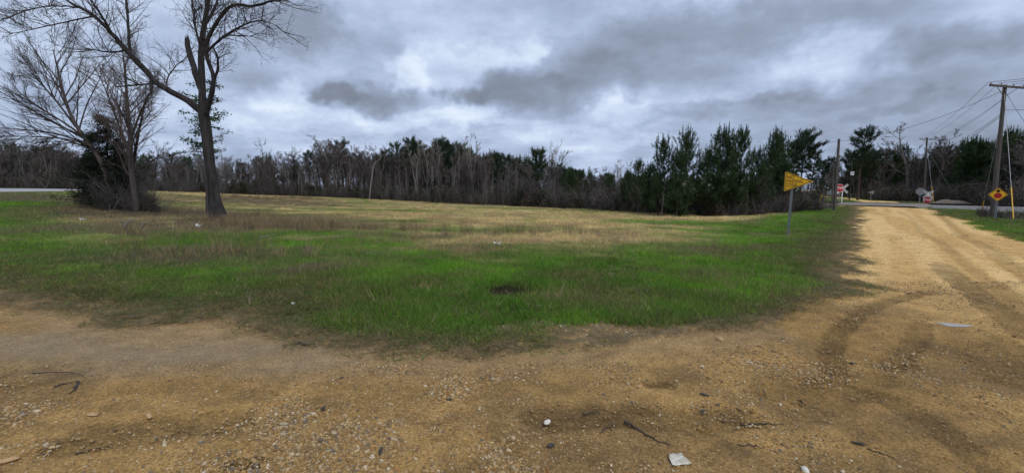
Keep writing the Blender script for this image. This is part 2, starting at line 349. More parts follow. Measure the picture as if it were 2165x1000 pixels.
M['plastic'] = mat('white_litter_plastic', (0.58, 0.58, 0.58), 0.5, noise=(8, 0.3), c2=(0.5, 0.5, 0.5))
M['whitestone'] = mat('white_quartz', (0.68, 0.64, 0.56), 0.7, noise=(25, 0.4), c2=(0.45, 0.38, 0.28), bump=(30, 0.4, 0.004))
M['tanstone'] = mat('tan_chert', (0.50, 0.33, 0.17), 0.7, noise=(20, 0.5), c2=(0.3, 0.17, 0.08), bump=(30, 0.4, 0.004))
M['darkstone'] = mat('dark_slag', (0.05, 0.048, 0.046), 0.6, noise=(20, 0.5), bump=(30, 0.6, 0.004))
M['siding'] = mat('cream_siding', (0.60, 0.57, 0.50), 0.7, noise=(2, 0.3), c2=(0.48, 0.45, 0.39), bump=(1, 0, 0))
M['roofmetal'] = mat('grey_roof', (0.35, 0.34, 0.32), 0.6, noise=(2, 0.4))
M['glass'] = mat('dark_window_glass', (0.03, 0.035, 0.04), 0.12, spec=0.6, noise=(2, 0.2))
M['carred'] = mat('red_car_paint', (0.22, 0.025, 0.02), 0.35, spec=0.5, noise=(2, 0.2))
M['tyre'] = mat('tyre_rubber', (0.02, 0.02, 0.02), 0.9, noise=(8, 0.2))
def puddle_mat():
    m = mat('muddy_water', (0.45, 0.40, 0.33), 0.05, spec=1.0, noise=(5, 0.3), c2=(0.24, 0.2, 0.15)); return m
M['puddle'] = puddle_mat()

# ------------------------------------------------------------------ mesh and object helpers
def npmesh(name, V, faces, material, attrs=None, smooth=False):
    """V (n,3); faces: list of (m,k) index arrays"""
    me = bpy.data.meshes.new(name)
    V = np.ascontiguousarray(V, np.float32); me.vertices.add(len(V)); me.vertices.foreach_set('co', V.ravel())
    faces = [np.asarray(f, np.int32) for f in faces if len(f)]
    loops = np.concatenate([f.ravel() for f in faces]); tot = np.concatenate([np.full(len(f), f.shape[1], np.int32) for f in faces])
    start = np.concatenate([[0], np.cumsum(tot)[:-1]]).astype(np.int32)
    me.loops.add(len(loops)); me.loops.foreach_set('vertex_index', loops)
    me.polygons.add(len(tot)); me.polygons.foreach_set('loop_start', start)
    if smooth: me.polygons.foreach_set('use_smooth', np.ones(len(tot), bool))
    me.update(calc_edges=True)
    for k, v in (attrs or {}).items():
        v = np.asarray(v, np.float32)
        if v.ndim == 1: a = me.attributes.new(k, 'FLOAT', 'POINT'); a.data.foreach_set('value', v)
        else:
            a = me.attributes.new(k, 'FLOAT_COLOR', 'POINT'); a.data.foreach_set('color', np.concatenate([v, np.ones((len(v), 1), np.float32)], 1).ravel())
    if material: me.materials.append(material)
    return me

def obj(name, me, parent=None, loc=(0, 0, 0), rot=(0, 0, 0)):
    o = bpy.data.objects.new(name, me); COL.objects.link(o); o.location = [float(c) for c in loc]; o.rotation_euler = [float(c) for c in rot]
    if parent: o.parent = parent
    return o

def tag(o, label, cat, group=None, kind=None):
    o['label'] = label
    if cat: o['category'] = cat
    if group: o['group'] = group
    if kind: o['kind'] = kind
    return o

def thing(name, label, cat, loc=(0, 0, 0), rot=(0, 0, 0), group=None):
    o = bpy.data.objects.new(name, None); COL.objects.link(o); o.location = [float(c) for c in loc]; o.rotation_euler = [float(c) for c in rot]
    o.empty_display_size = 0.3
    return tag(o, label, cat, group)

class MB:
    """collects boxes, prisms and tubes into one mesh"""
    def __init__(s): s.v = []; s.q = []; s.t = []; s.ng = []; s.n = 0
    def add(s, V, quads=(), tris=(), ngons=()):
        V = np.asarray(V, float); s.v.append(V)
        for f in quads: s.q.append([i + s.n for i in f])
        for f in tris: s.t.append([i + s.n for i in f])
        for f in ngons: s.ng.append([i + s.n for i in f])
        s.n += len(V); return s
    def box(s, c, d, R=None, bev=0.0):
        x, y, z = np.array(d) / 2.0
        V = np.array([[-x, -y, -z], [x, -y, -z], [x, y, -z], [-x, y, -z], [-x, -y, z], [x, -y, z], [x, y, z], [-x, y, z]])
        if R is not None: V = V @ np.array(R).T
        return s.add(V + np.array(c), [(0, 3, 2, 1), (4, 5, 6, 7), (0, 1, 5, 4), (1, 2, 6, 5), (2, 3, 7, 6), (3, 0, 4, 7)])
    def prism(s, poly, y0, y1):
        """outline (x,z) extruded from y0 (front) to y1"""
        n = len(poly); V = [(x, y0, z) for x, z in poly] + [(x, y1, z) for x, z in poly]
        q = [(i, i + n, (i + 1) % n + n, (i + 1) % n) for i in range(n)]
        return s.add(V, q, ngons=[tuple(range(n)), tuple(range(2 * n - 1, n - 1, -1))])
    def tube(s, P, R, n=8, caps=True):
        V, Q = tube_arrays(np.array(P, float), np.array(R, float), n); k = len(P)
        return s.add(V, [tuple(f) for f in Q], ngons=[tuple(range(n - 1, -1, -1)), tuple(range((k - 1) * n, k * n))] if caps else [])
    def build(s, name, material, parent=None, loc=(0, 0, 0), rot=(0, 0, 0), smooth=False):
        me = bpy.data.meshes.new(name); me.from_pydata([tuple(v) for v in np.concatenate(s.v)], [], s.q + s.t + s.ng)
        me.update(); me.materials.append(material)
        if smooth: me.polygons.foreach_set('use_smooth', np.ones(len(me.polygons), bool))
        return obj(name, me, parent, loc, rot)

def tube_arrays(P, R, n):
    k = len(P); T = np.gradient(P, axis=0); T /= np.linalg.norm(T, axis=1)[:, None] + 1e-9
    ref = np.array([1.0, 0.13, 0]) if abs(T[0][2]) > 0.7 else np.array([0.1, 0.05, 1.0])
    A = cross(T, ref); A /= np.linalg.norm(A, axis=1)[:, None] + 1e-9; B = cross(T, A)
    th = np.arange(n) * 2 * math.pi / n
    V = P[:, None, :] + R[:, None, None] * (np.cos(th)[None, :, None] * A[:, None, :] + np.sin(th)[None, :, None] * B[:, None, :])
    i = np.arange(k - 1)[:, None] * n; j = np.arange(n)[None, :]; j2 = (j + 1) % n
    Q = np.stack([i + j, i + j2, i + n + j2, i + n + j], -1).reshape(-1, 4)
    return V.reshape(-1, 3), Q

def tubes_mesh(name, brs, material, smooth=True, rough=0.0, rng=None):
    Vs, Qs, o = [], [], 0
    for P, R, n in brs:
        V, Q = tube_arrays(P, R, n); Vs.append(V); Qs.append(Q + o); o += len(V)
    V = np.concatenate(Vs)
    return npmesh(name, V, [np.concatenate(Qs)], material, smooth=smooth)

def cards_mesh(name, C, A, B, bv, material, tri=False):
    """flat leaves: centre-base C, length vector A, half-width vector B"""
    n = len(C)
    if tri: V = np.stack([C - B, C + B, C + A], 1).reshape(-1, 3); Fs = [np.arange(n * 3).reshape(-1, 3)]; k = 3
    else: V = np.stack([C, C + A * .5 + B, C + A, C + A * .5 - B], 1).reshape(-1, 3); Fs = [np.arange(n * 4).reshape(-1, 4)]; k = 4
    b = np.repeat(bv, k)
    return npmesh(name, V, Fs, material, {'bv': np.stack([b, b, b], 1) if np.ndim(bv) == 1 else np.repeat(bv, k, 0)})

def unit(v): return v / (np.sqrt((v * v).sum(-1, keepdims=True)) + 1e-9)

# ------------------------------------------------------------------ trees
def walk(rng, p, d, length, k, wob, up=0.0):
    P = [np.array(p, float)]; d = unit(np.array(d, float)); s = length / (k - 1)
    for _ in range(k - 1):
        d = unit(d + rng.normal(0, wob, 3) + np.array([0, 0, up])); P.append(P[-1] + d * s)
    return np.array(P)

def along(P, t):
    f = t * (len(P) - 1); i = min(int(f), len(P) - 2); w = f - i
    return P[i] * (1 - w) + P[i + 1] * w, unit(P[i + 1] - P[i])

def side(rng, d, ang):
    a = unit(cross(d, rng.normal(0, 1, 3))); return unit(d * math.cos(ang) + a * math.sin(ang))

def sprout(rng, out, P, R, level, spec):
    """spec[level] = (count, t0, t1, angle, length ratio, k, wobble, up, sides)"""
    if level >= len(spec): return
    cnt, t0, t1, ang, ratio, k, wob, up, n = spec[level]
    ln = np.linalg.norm(np.diff(P, axis=0), axis=1).sum()
    for i in range(int(cnt)):
        t = t0 + (t1 - t0) * ((i + rng.random()) / cnt); p, d = along(P, t)
        r = np.interp(t, np.linspace(0, 1, len(R)), R)
        L = ln * ratio * (1.15 - 0.6 * t) * rng.uniform(0.6, 1.25)
        dd = side(rng, d, ang * rng.uniform(0.7, 1.3))
        Q = walk(rng, p, dd, L, k, wob, up)
        r0 = max(min(r * 0.55, L * 0.012 + 0.003), 0.0045); RR = np.linspace(r0, max(r0 * 0.35, 0.0035), k)
        out.append((Q, RR, n, level)); sprout(rng, out, Q, RR, level + 1, spec)

def tree_meshes(name, brs, bark, twig, split=1):
    a = [(P, R, n) for P, R, n, l in brs if l < split]; b = [(P, R, n) for P, R, n, l in brs if l >= split]
    return tubes_mesh(name + '_trunk', a, bark), tubes_mesh(name + '_crown', b, twig)

def bare_proto(name, seed, H, r, spread, bark, twig, fork=0, crown0=0.35, n1=11, n2=6, n3=7, lean=(0, 0), up=0.06, thick=1.0):
    rng = np.random.default_rng(seed); brs = []
    P = walk(rng, (0, 0, -0.3), (lean[0], lean[1], 1), H * (0.92 if not fork else 0.8), 9, 0.05, 0.03)
    R = np.linspace(1, 0.16, 9) ** 1.1 * r; R[0] *= 1.35; brs.append((P, R, 7, 0)); stems = [(P, R)]
    for _ in range(fork):
        t = rng.uniform(0.3, 0.5); p, d = along(P, t); Q = walk(rng, p, side(rng, d, rng.uniform(.3, .5)), H * (0.9 - t), 7, 0.07, 0.08)
        r0 = np.interp(t, np.linspace(0, 1, 9), R) * .75; RR = np.linspace(r0, r0 * .2, 7); brs.append((Q, RR, 6, 0)); stems.append((Q, RR))
    for Q, RR in stems:
        sprout(rng, brs, Q, RR, 1, [None, (n1, crown0, 1.0, 0.75, spread, 6, 0.10, up, 5), (n2, 0.2, 1.0, 0.65, 0.5, 5, 0.12, up, 4), (n3, 0.15, 1.0, 0.6, 0.55, 4, 0.14, up * .5, 3)])
    brs = [(P_, np.maximum(R_ * 1.25, 0.0145 * thick), n_, l_) for P_, R_, n_, l_ in brs]
    return tree_meshes(name, brs, bark, twig, 2)

def pine_proto(name, seed, H, r, crown0, width, tuft, dens, needle, bark, tall=0.0):
    """loblolly pine: whorls of rising limbs carrying brush-like needle tufts"""
    rng = np.random.default_rng(seed); P = walk(rng, (0, 0, -0.3), (0, 0, 1), H * 0.97 + .3, 10, 0.018, 0.01); R = np.linspace(1, 0.13, 10) * r
    brs = [(P, R, 7, 0)]; tips = []
    z = crown0
    while z < 0.985:
        p, d = along(P, z); f = (z - crown0) / (1 - crown0)
        prof = ((1 - f) ** .75 * .82 + .15) if tall < .5 else math.sin(math.pi * (0.12 + 0.8 * (1 - f)) ** 0.85)
        a0 = rng.uniform(0, 6.28); m = rng.integers(3, 6)
        for i in range(m):
            a = a0 + i * 6.283 / m + rng.normal(0, .3); L = width * prof * rng.uniform(0.55, 1.15) + 0.15
            Q = walk(rng, p, (math.cos(a), math.sin(a), 0.25 + 0.55 * f), L, 5, 0.10, 0.10); brs.append((Q, np.linspace(0.035 * r / .12, 0.010, 5), 4, 1))
            for t in np.linspace(0.3, 1, max(2, int(dens * L * 3.2))):
                q, dq = along(Q, t); tips.append((q, unit(dq + np.array([0, 0, 0.7]))))
                for _ in range(2):
                    sd = side(rng, dq, 0.9); l2 = rng.uniform(0.15, 0.5) * min(1, L); tips.append((q + sd * l2, unit(sd + np.array([0, 0, 0.8 + f]))))
            if tall < .5:
                q = Q[-1]
                for h in (0.12, 0.32, 0.52) if f > .35 else (0.1, 0.25): tips.append((q + np.array([0, 0, h]), np.array([0.0, 0.0, 1.6])))
        z += rng.uniform(0.045, 0.075)
    top, d = along(P, 0.995); tips += [(top, np.array([0, 0, 1.0])), (top + np.array([0, 0, .3]), np.array([0, 0, 1.6])), (top + np.array([0, 0, .55]), np.array([0, 0, 1.6]))]
    C, A, B, bv = [], [], [], []
    nn = 26
    for q, d in tips:
        cd = np.linalg.norm(d) > 1.3; u = rng.random(nn); base = q + d * (u[:, None] - 0.5) * tuft * 1.5
        dirn = unit(d[None] * 0.9 + rng.normal(0, 0.45 if cd else 0.62, (nn, 3))); A_ = dirn * (tuft * (.62 if cd else 1) * rng.uniform(0.5, 0.9, nn))[:, None]
        B_ = unit(cross(dirn, rng.normal(0, 1, (nn, 3)))) * 0.017
        C.append(base); A.append(A_); B.append(B_); bv.append(np.full(nn, rng.uniform(0.6, 1.4)) * rng.uniform(0.8, 1.2, nn))
    crown = cards_mesh(name + '_crown', np.concatenate(C), np.concatenate(A), np.concatenate(B), np.concatenate(bv), needle, True)
    return tubes_mesh(name + '_trunk', [(a, b, c) for a, b, c, l in brs], bark), crown

def place_tree(name, proto, label, loc, height, protoH, rz, group=None, cat='tree', sxy=1.0, lean=(0, 0)):
    t = thing(name, label, cat, loc, (lean[0], lean[1], rz), group); s = height / protoH; t.scale = (s * sxy, s * sxy, s)
    obj('trunk', proto[0], t); obj('crown', proto[1], t); return t

# ------------------------------------------------------------------ the ground
STREAKS = [([(1965, 617), (1880, 636), (1812, 662), (1768, 700), (1752, 740), (1762, 785)], 0.12, 0.62), ([(1952, 684), (1935, 715), (1880, 775)], 0.13, 0.70),
           ([(1840, 825), (1960, 890), (2060, 960), (2130, 1010)], 0.13, 0.72), ([(1985, 560), (2050, 610), (2110, 655), (2200, 715)], 0.22, 0.60),
           ([(1975, 450), (2030, 490), (2100, 540), (2190, 600)], 0.2, 0.76), ([(1900, 445), (1945, 480), (2020, 545), (2150, 640)], 0.14, 0.78), ([(1640, 830), (1850, 800), (1700, 870)], 0.18, 0.8),
           ([(1150, 880), (1300, 875), (1480, 890), (1560, 880)], 0.20, 0.66), ([(180, 930), (330, 905), (480, 890)], 0.20, 0.72), ([(0, 800), (120, 790)], 0.3, 0.72),
           ([(1380, 812), (1420, 815)], 0.07, 0.45), ([(500, 980), (550, 975)], 0.07, 0.4), ([(2050, 700), (2165, 800)], 0.35, 0.8), ([(1990, 575), (2165, 660)], .3, .8)]
STREAKS = [([flat(*q) for q in l], w, k) for l, w, k in STREAKS]
WETSAND = [(flat(330, 745), 2.6, 0.62), (flat(60, 730), 2.4, 0.7), (flat(620, 770), 0.8, 0.42)]

def build_ground():
    fr = np.radians(np.arange(-64, 64.01, 0.215)); bk = np.radians(np.arange(68, 296, 6.0))
    az = np.concatenate([fr, bk]); nr = 500; rr = [0.6]
    while rr[-1] < 420: rr.append(rr[-1] * 1.0125)
    rr += [500, 700, 1000, 1600, 2600, 4000]; rr = np.array(rr)
    Rg, Ag = np.meshgrid(rr, az, indexing='ij'); x = (Rg * np.sin(Ag)); y = (Rg * np.cos(Ag))
    na, nR = len(az), len(rr); x = np.concatenate([[0.0], x.ravel()]); y = np.concatenate([[0.0], y.ravel()])
    dirt = is_dirt(x, y); tan, lit, verge, bare, grey, gpit, n1, n2 = zones(x, y); r = np.hypot(x, y)
    f1 = fbm(x * 0.7, y * 0.7, 60, 4); f2 = fbm(x * 3, y * 3, 64, 4); f3 = fbm(x * 9, y * 9, 69, 3)
    # colours of the soil under the grass
    c = np.tile(np.array([0.062, 0.088, 0.020]), (len(x), 1))
    c = lerp(c, (0.085, 0.070, 0.038), 0.8 * verge); c = lerp(c, (0.085, 0.068, 0.036), grey)
    c = lerp(c, (0.40, 0.31, 0.17), tan); c = lerp(c, (0.165, 0.125, 0.065), tan * sstep(0.45, 0.65, f1)); c = lerp(c, (0.08, 0.095, 0.035), 0.8 * tan * sstep(0.54, 0.66, fbm(x * 0.25, y * 0.6, 71, 4)))
    c = lerp(c, (0.115, 0.088, 0.056), lit); c = lerp(c, (0.035, 0.026, 0.018), bare); c = lerp(c, (0.21, 0.165, 0.105), gpit * sstep(0.35, 0.6, f2))
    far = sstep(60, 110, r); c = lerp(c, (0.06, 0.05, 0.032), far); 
    bank = (x / np.maximum(y, 1) < -0.92) & (y > 24); c = lerp(c, (0.115, 0.085, 0.052), bank * 0.9 * sstep(0.35, 0.6, f1) + 0.0)
    rim = sstep(1.1, 0.1, polydist(EDGE, x, y) + 1.2 * (f2 - .5)); c = lerp(c, (0.165, 0.118, 0.065), .9 * rim); c = lerp(c, (0.24, 0.16, 0.075), rim * sstep(.5, .62, f3))
    # dirt
    s, d = roadalong(x, y), roaddist(x, y)
    g = np.tile(np.array([0.285, 0.174, 0.065]), (len(x), 1)); g = lerp(g, (0.365, 0.225, 0.084), 0.8 * sstep(0.42, 0.62, f1)); g = lerp(g, (0.185, 0.117, 0.052), 0.7 * sstep(0.5, 0.68, fbm(x * 1.3, y * 1.3, 75, 4))); g = lerp(g, (0.17, 0.108, 0.050), 0.45 * sstep(0.55, 0.68, fbm(x * 5, y * 7, 77, 3)))
    pale = sstep(6.0, 13.0, s + 2.0 * (f1 - .5)) * (x > 2); g = lerp(g, (0.62, 0.405, 0.165), pale)
    strip = fbm(d * 2.2, s * 0.10, 80, 4); g = lerp(g, (0.50, 0.305, 0.11), pale * 0.6 * sstep(0.48, 0.62, strip)); g = lerp(g, (0.70, 0.475, 0.21), pale * 0.6 * sstep(0.52, 0.40, strip))
    wet = np.zeros(len(x))
    for q, rx, ry in WETSAND: wet = np.maximum(wet, ell(x, y, q, rx, ry, 14, 0.9))
    bandz = sstep(0.9, 0.2, polydist(EDGE, x, y) + 0.5 * (f1 - .5)) * (x < 3.2)
    g = lerp(g, (0.30, 0.20, 0.10), 0.8 * bandz); g = lerp(g, (0.24, 0.170, 0.090), (0.95 * wet * (0.6 + 0.8 * f2)).clip(0, 1))
    rut = np.zeros(len(x))
    for l, w_, k in STREAKS:
        q = polydist(l, x + 0.12 * (f1 - .5), y + 0.12 * (f2 - .5)); m = sstep(w_ * 1.12, w_ * 0.7, q) * (0.45 + 0.9 * f3).clip(0, 1); g = g * (1 - (1 - k) * m)[:, None]; rut = np.maximum(rut, m)
    gv = sstep(3.0, 12.0, r); g = g * (0.86 + 0.28 * f3 * (1 - gv) + 0.14 * gv)[:, None]
    railnear = polydist([trackpt(-90), trackpt(190)], x, y); gr = sstep(5.5, 3.2, railnear + 2 * (f1 - .5)); c = lerp(c, (0.22, 0.21, 0.20), gr * 0.8)
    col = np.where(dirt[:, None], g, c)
    z = terrain(x, y); near = 1 - sstep(25, 90, r)
    z = z + np.where(dirt, 0.020 * (f1 - 0.5) + 0.012 * (f2 - .5) - 0.022 * rut, (0.10 * (f1 - .5) + 0.05 * (f2 - 0.5)) * near + 0.02 - 0.06 * bare) * sstep(0.3, 1.5, r) * (1 - 0.7 * sstep(60, 200, r))
    pc = flat(2018, 686); pw = np.exp(-(((x - pc[0]) / .34) ** 2 + ((y - pc[1]) / .26) ** 2) ** 2); z = z * (1 - pw) + pw * (tz(*pc) - .006)
    V = np.stack([x, y, z], 1)
    i = np.arange(nR - 1)[:, None] * na; j = np.arange(na)[None]; j2 = (j + 1) % na
    Q = (np.stack([i + j, i + na + j, i + na + j2, i + j2], -1).reshape(-1, 4) + 1)[:, ::-1]
    T = np.stack([np.zeros(na, int), 1 + (np.arange(na) + 1) % na, 1 + np.arange(na)], 1)[:, ::-1]
    fq = dirt[Q].sum(1) >= 2; wetv = np.where(dirt, wet * 0.9 + 0.12, 0.0)
    for nm, q, t, lab, cat in (('ground', Q[~fq], np.zeros((0, 3), int), 'grassy field sloping away to the tree line beside the dirt road', 'ground'), ('dirt_road', Q[fq], T, 'sandy tan gravel road running to the rail crossing', 'road')):
        used = np.zeros(len(V), bool); used[q.ravel()] = True; used[t.ravel()] = True; idx = np.cumsum(used) - 1
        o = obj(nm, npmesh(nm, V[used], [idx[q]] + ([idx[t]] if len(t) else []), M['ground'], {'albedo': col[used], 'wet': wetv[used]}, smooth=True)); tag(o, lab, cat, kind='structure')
build_ground()

def strip(name, pts, half, z_off, material, label, cat, bank=0.0, zfun=None, drop=0.25):
    pts = np.array(pts, float); T = unit(np.gradient(pts, axis=0)); Nn = np.stack([-T[:, 1], T[:, 0]], 1); k = len(pts); V = []
    for p, n in zip(pts, Nn):
        for sgn, zz in ((-1.15, -drop), (-1, 0), (-0.33, 0.03), (0.33, 0.03), (1, 0), (1.15, -drop)):
            q = p + n * half * sgn; z = (tz(*p) if zfun is None else zfun(*p)) + z_off + zz + bank * sgn; V.append((q[0], q[1], z))
    i = np.arange(k - 1)[:, None] * 6; j = np.arange(5)[None]; Q = np.stack([i + j, i + 6 + j, i + 7 + j, i + 1 + j], -1).reshape(-1, 4)
    return tag(obj(name, npmesh(name, V, [Q], material, smooth=False)), label, cat, kind='structure')
# the pale paved road on the bank at the far left
pr = [at(q, yy, D)[:2] for q, yy, D in ((-700, 404, 34), (-350, 404, 40), (-100, 404, 45), (60, 404, 49), (130, 404, 56), (185, 404, 68), (205, 404, 84), (220, 404, 110))]
strip('paved_road', pr, 3.4, 0.0, M['paved'], 'pale paved road on the bank behind the cedar clump', 'road', bank=0.15, zfun=lambda x, y: 1.73, drop=0.7)

# ------------------------------------------------------------------ railway
def along_track(t0, t1, step): return [trackpt(t) for t in np.arange(t0, t1 + .01, step)]
def build_railway():
    pts = along_track(-70, 190, 4.0); V = []; prof = [(-4.2, -0.95), (-2.0, 0.0), (-1.5, 0.12), (1.5, 0.12), (2.0, 0.0), (4.2, -0.95)]
    rng = np.random.default_rng(4)
    for p in pts:
        for o, z in prof: q = p + TRN * (o + rng.normal(0, .06)); V.append((q[0], q[1], z + rng.normal(0, 0.02)))
    k = len(pts); i = np.arange(k - 1)[:, None] * 6; j = np.arange(5)[None]; Q = np.stack([i + j, i + 6 + j, i + 7 + j, i + 1 + j], -1).reshape(-1, 4)
    bed = tag(obj('railway_bed', npmesh('railway_bed', V, [Q], M['ballast'])), 'grey ballast bank of the railway crossing the dirt road', 'railway', kind='structure')
    a, b = trackpt(-70), trackpt(190); ang = math.atan2(TRD[1], TRD[0]); mid = (a + b) / 2; L = 260.0
    rt = thing('railway_track', 'rusty railway track on grey ballast crossing the dirt road', 'railway track', (mid[0], mid[1], 0.12), (0, 0, ang))
    for s_ in (-0.75, 0.75):
        m = MB(); m.prism([(-0.07, 0), (0.07, 0), (0.07, 0.02), (0.012, 0.04), (0.012, 0.11), (0.036, 0.12), (0.036, 0.155), (-0.036, 0.155), (-0.036, 0.12), (-0.012, 0.11), (-0.012, 0.04), (-0.07, 0.02)], -L / 2, L / 2)
        m.v = [np.stack([v[:, 1], v[:, 0] + s_, v[:, 2]], 1) for v in m.v]; m.build('rail', M['rail'], rt)
    m = MB()
    for t in np.arange(-L / 2 + .3, L / 2, 0.55):
        if abs(t - (-58.8)) > 4.6: m.box((t, 0, -0.03), (0.23, 2.6, 0.12))
    ti = m.build('sleepers', M['tie'], rt); ti['kind'] = 'stuff'
    # paved slab where the road crosses the rails
    c = TR0 + np.array([RX, RY]) * 0 ; cc = np.array([RX * 62 + RY * 2.3, RY * 62 - RX * 2.3])
    t = (cc - TR0) @ TRD; V = []
    for tt in (-4.4, -3.6, 3.6, 4.4):
        for o, z in ((-4.5, 0.02), (-2.2, 0.24), (-0.85, 0.255), (0.85, 0.255), (2.2, 0.24), (4.6, 0.02)):
            # slab sits in line with the road, which meets the rails at a slant
            q = TR0 + TRD * (tt + 1.2) + TRN * o; V.append((q[0], q[1], z - (0.2 if abs(tt) > 4 else 0)))
    i = np.arange(3)[:, None] * 6; j = np.arange(5)[None]; Q = np.stack([i + j, i + 6 + j, i + 7 + j, i + 1 + j], -1).reshape(-1, 4)
    tag(obj('crossing_pavement', npmesh('crossing_pavement', V, [Q], M['asphalt'])), 'grey asphalt apron where the dirt road crosses the rails', 'pavement', kind='structure')
build_railway()

# ------------------------------------------------------------------ the big half-dead tree
def px_line(pts, depth0=24.0):
    out = []
    for q in pts: out.append(at(q[0], q[1], depth0 + (q[2] if len(q) > 2 else 0)))
    return np.array(out)
def resample(P, R, k):
    s = np.concatenate([[0], np.cumsum(np.linalg.norm(np.diff(P, axis=0), axis=1))]); t = np.linspace(0, s[-1], k)
    Q = np.stack([np.interp(t, s, P[:, i]) for i in range(3)], 1); Rr = np.interp(t, s, R)
    Q[1:-1] = 0.25 * Q[:-2] + 0.5 * Q[1:-1] + 0.25 * Q[2:]; return Q, Rr

def build_big_tree():
    rng = np.random.default_rng(11)
    base = np.array([TREE_AT[0], TREE_AT[1], tz(TREE_AT[0], TREE_AT[1])])
    t = thing('dead_tree', 'tall half-dead tree with snapped stub and long bare limb reaching left', 'tree', base)
    limbs = {
        'trunk': ([(463, 480), (462, 466), (458, 440), (452, 405), (446, 360), (440, 310), (434, 265), (430, 235), (428, 205), (427, 170), (425, 130), (425, 95), (430, 60), (438, 20), (441, -20), (445, -80), (452, -140)],
                  [1.05, 0.74, 0.50, 0.42, 0.39, 0.37, 0.37, 0.38, 0.27, 0.24, 0.22, 0.20, 0.18, 0.16, 0.14, 0.09, 0.04], 34, 14),
        'a': ([(428, 238), (415, 228), (396, 212), (372, 200), (345, 186), (324, 170), (304, 146), (284, 124), (266, 106), (246, 84), (228, 62), (205, 38), (180, 22), (150, 8), (120, -15), (80, -40)], [0.25, 0.24, 0.21, 0.195, 0.185, 0.18, 0.175, 0.165, 0.155, 0.14, 0.125, 0.105, 0.085, 0.07, 0.05, 0.02], 34, 9),
        'stub': ([(424, 190, .1), (414, 160, .1), (405, 125, .2), (398, 100, .2), (395, 86, .2)], [0.17, 0.185, 0.18, 0.165, 0.15], 10, 9),
        'r1': ([(437, 240, -.2), (444, 215, -.4), (450, 188, -.5), (453, 165, -.5), (446, 148, -.5), (438, 125, -.4), (434, 104, -.4), (440, 82, -.4), (449, 62, -.5), (462, 42, -.6), (480, 18, -.8), (497, 9, -1), (522, 14, -1.2), (545, 13, -1.4), (565, 4, -1.6), (600, -1, -1.9)], [0.15, 0.15, 0.14, 0.13, 0.13, 0.13, 0.14, 0.13, 0.12, 0.115, 0.105, 0.095, 0.085, 0.075, 0.06, 0.03], 32, 8),
        'r2': ([(452, 170, -.5), (460, 150, -.6), (463, 128, -.7), (455, 108, -.8), (448, 98, -.8)], [0.085, 0.08, 0.07, 0.055, 0.03], 10, 7),
        'r3': ([(436, 112, -.4), (452, 96, -.7), (472, 78, -1), (498, 62, -1.3), (522, 50, -1.5), (555, 42, -1.8), (585, 55, -2)], [0.09, 0.08, 0.07, 0.06, 0.05, 0.035, 0.015], 14, 7),
        'u1': ([(275, 112, 0), (272, 80, .3), (270, 40, .5), (268, 0, .6), (264, -60, .7)], [0.10, 0.09, 0.08, 0.07, 0.02], 12, 7),
        'u2': ([(238, 74, 0), (222, 46, -.4), (200, 12, -.8), (180, -20, -1)], [0.085, 0.07, 0.055, 0.03], 10, 6),
        'l1': ([(272, 104, 0), (250, 112, -.5), (225, 110, -.9), (200, 107, -1.2), (178, 101, -1.5)], [0.07, 0.06, 0.05, 0.04, 0.02], 9, 6),
        'l2': ([(330, 178, 0), (305, 178, -.5), (275, 182, -.8), (243, 184, -1)], [0.07, 0.06, 0.05, 0.03], 9, 6),
        'snag': ([(318, 166, -.1), (321, 180, -.3), (320, 193, -.4), (321, 201, -.4)], [0.05, 0.08, 0.075, 0.03], 6, 6),
        'l3': ([(205, 36, 0), (165, 40, -.6), (120, 52, -1), (70, 62, -1.6), (20, 72, -2)], [0.06, 0.05, 0.04, 0.03, 0.01], 12, 5),
        'l4': ([(170, 18, 0), (130, 12, .5), (85, 16, .9), (40, 28, 1.2), (5, 45, 1.4)], [0.055, 0.045, 0.035, 0.025, 0.01], 12, 5),
        'c1': ([(348, 186, 0), (356, 160, .5), (372, 140, .9), (392, 124, 1.2)], [0.05, 0.045, 0.035, 0.02], 8, 5),
        'c2': ([(424, 100, 0), (412, 60, .5), (408, 20, .9), (400, -30, 1.2)], [0.08, 0.06, 0.05, 0.02], 10, 6),
        'c3': ([(430, 60, 0), (455, 20, .6), (470, -30, 1.0)], [0.10, 0.08, 0.05], 8, 6)}
    bl, tw = [], []
    for k, (pts, R, n, sides) in limbs.items():
        P, Rr = resample(px_line(pts) - base, np.array(R) * (0.66 if k == 'trunk' else 0.76), n); P = P + rng.normal(0, 0.012, P.shape) * (1 if k != 'trunk' else 0.5)
        if k == 'stub': pass
        bl.append((k, P, Rr, sides))
    out = []
    for k, P, Rr, s in bl:
        if k in ('stub', 'snag'): continue
        a, b = (0.62, 1.0) if k == 'trunk' else ((0.18, 1.0) if k == 'a' else (0.2, 1.0))
        ln = np.linalg.norm(np.diff(P, axis=0), axis=1).sum(); cnt = int(ln * (4.2 if k in ('trunk', 'a', 'r1') else 6.0)) + 2
        for i in range(cnt):
            tt = a + (b - a) * rng.random(); p, d = along(P, tt); L = rng.uniform(0.7, 2.3) * (0.8 if k in ('l3', 'l4') else 1)
            Q = walk(rng, p, side(rng, d, rng.uniform(.6, 1.2)) + np.array([0, 0, .25]), L, 6, 0.16, 0.03); R_ = np.linspace(0.010 + 0.007 * L, 0.005, 6); out.append((Q, R_, 4, 2))
            sprout(rng, out, Q, R_, 3, [None, None, None, (6, 0.15, 1, .7, .48, 5, .16, 0.02, 3), (4, 0.2, 1, .6, .5, 4, .18, 0.0, 3)])
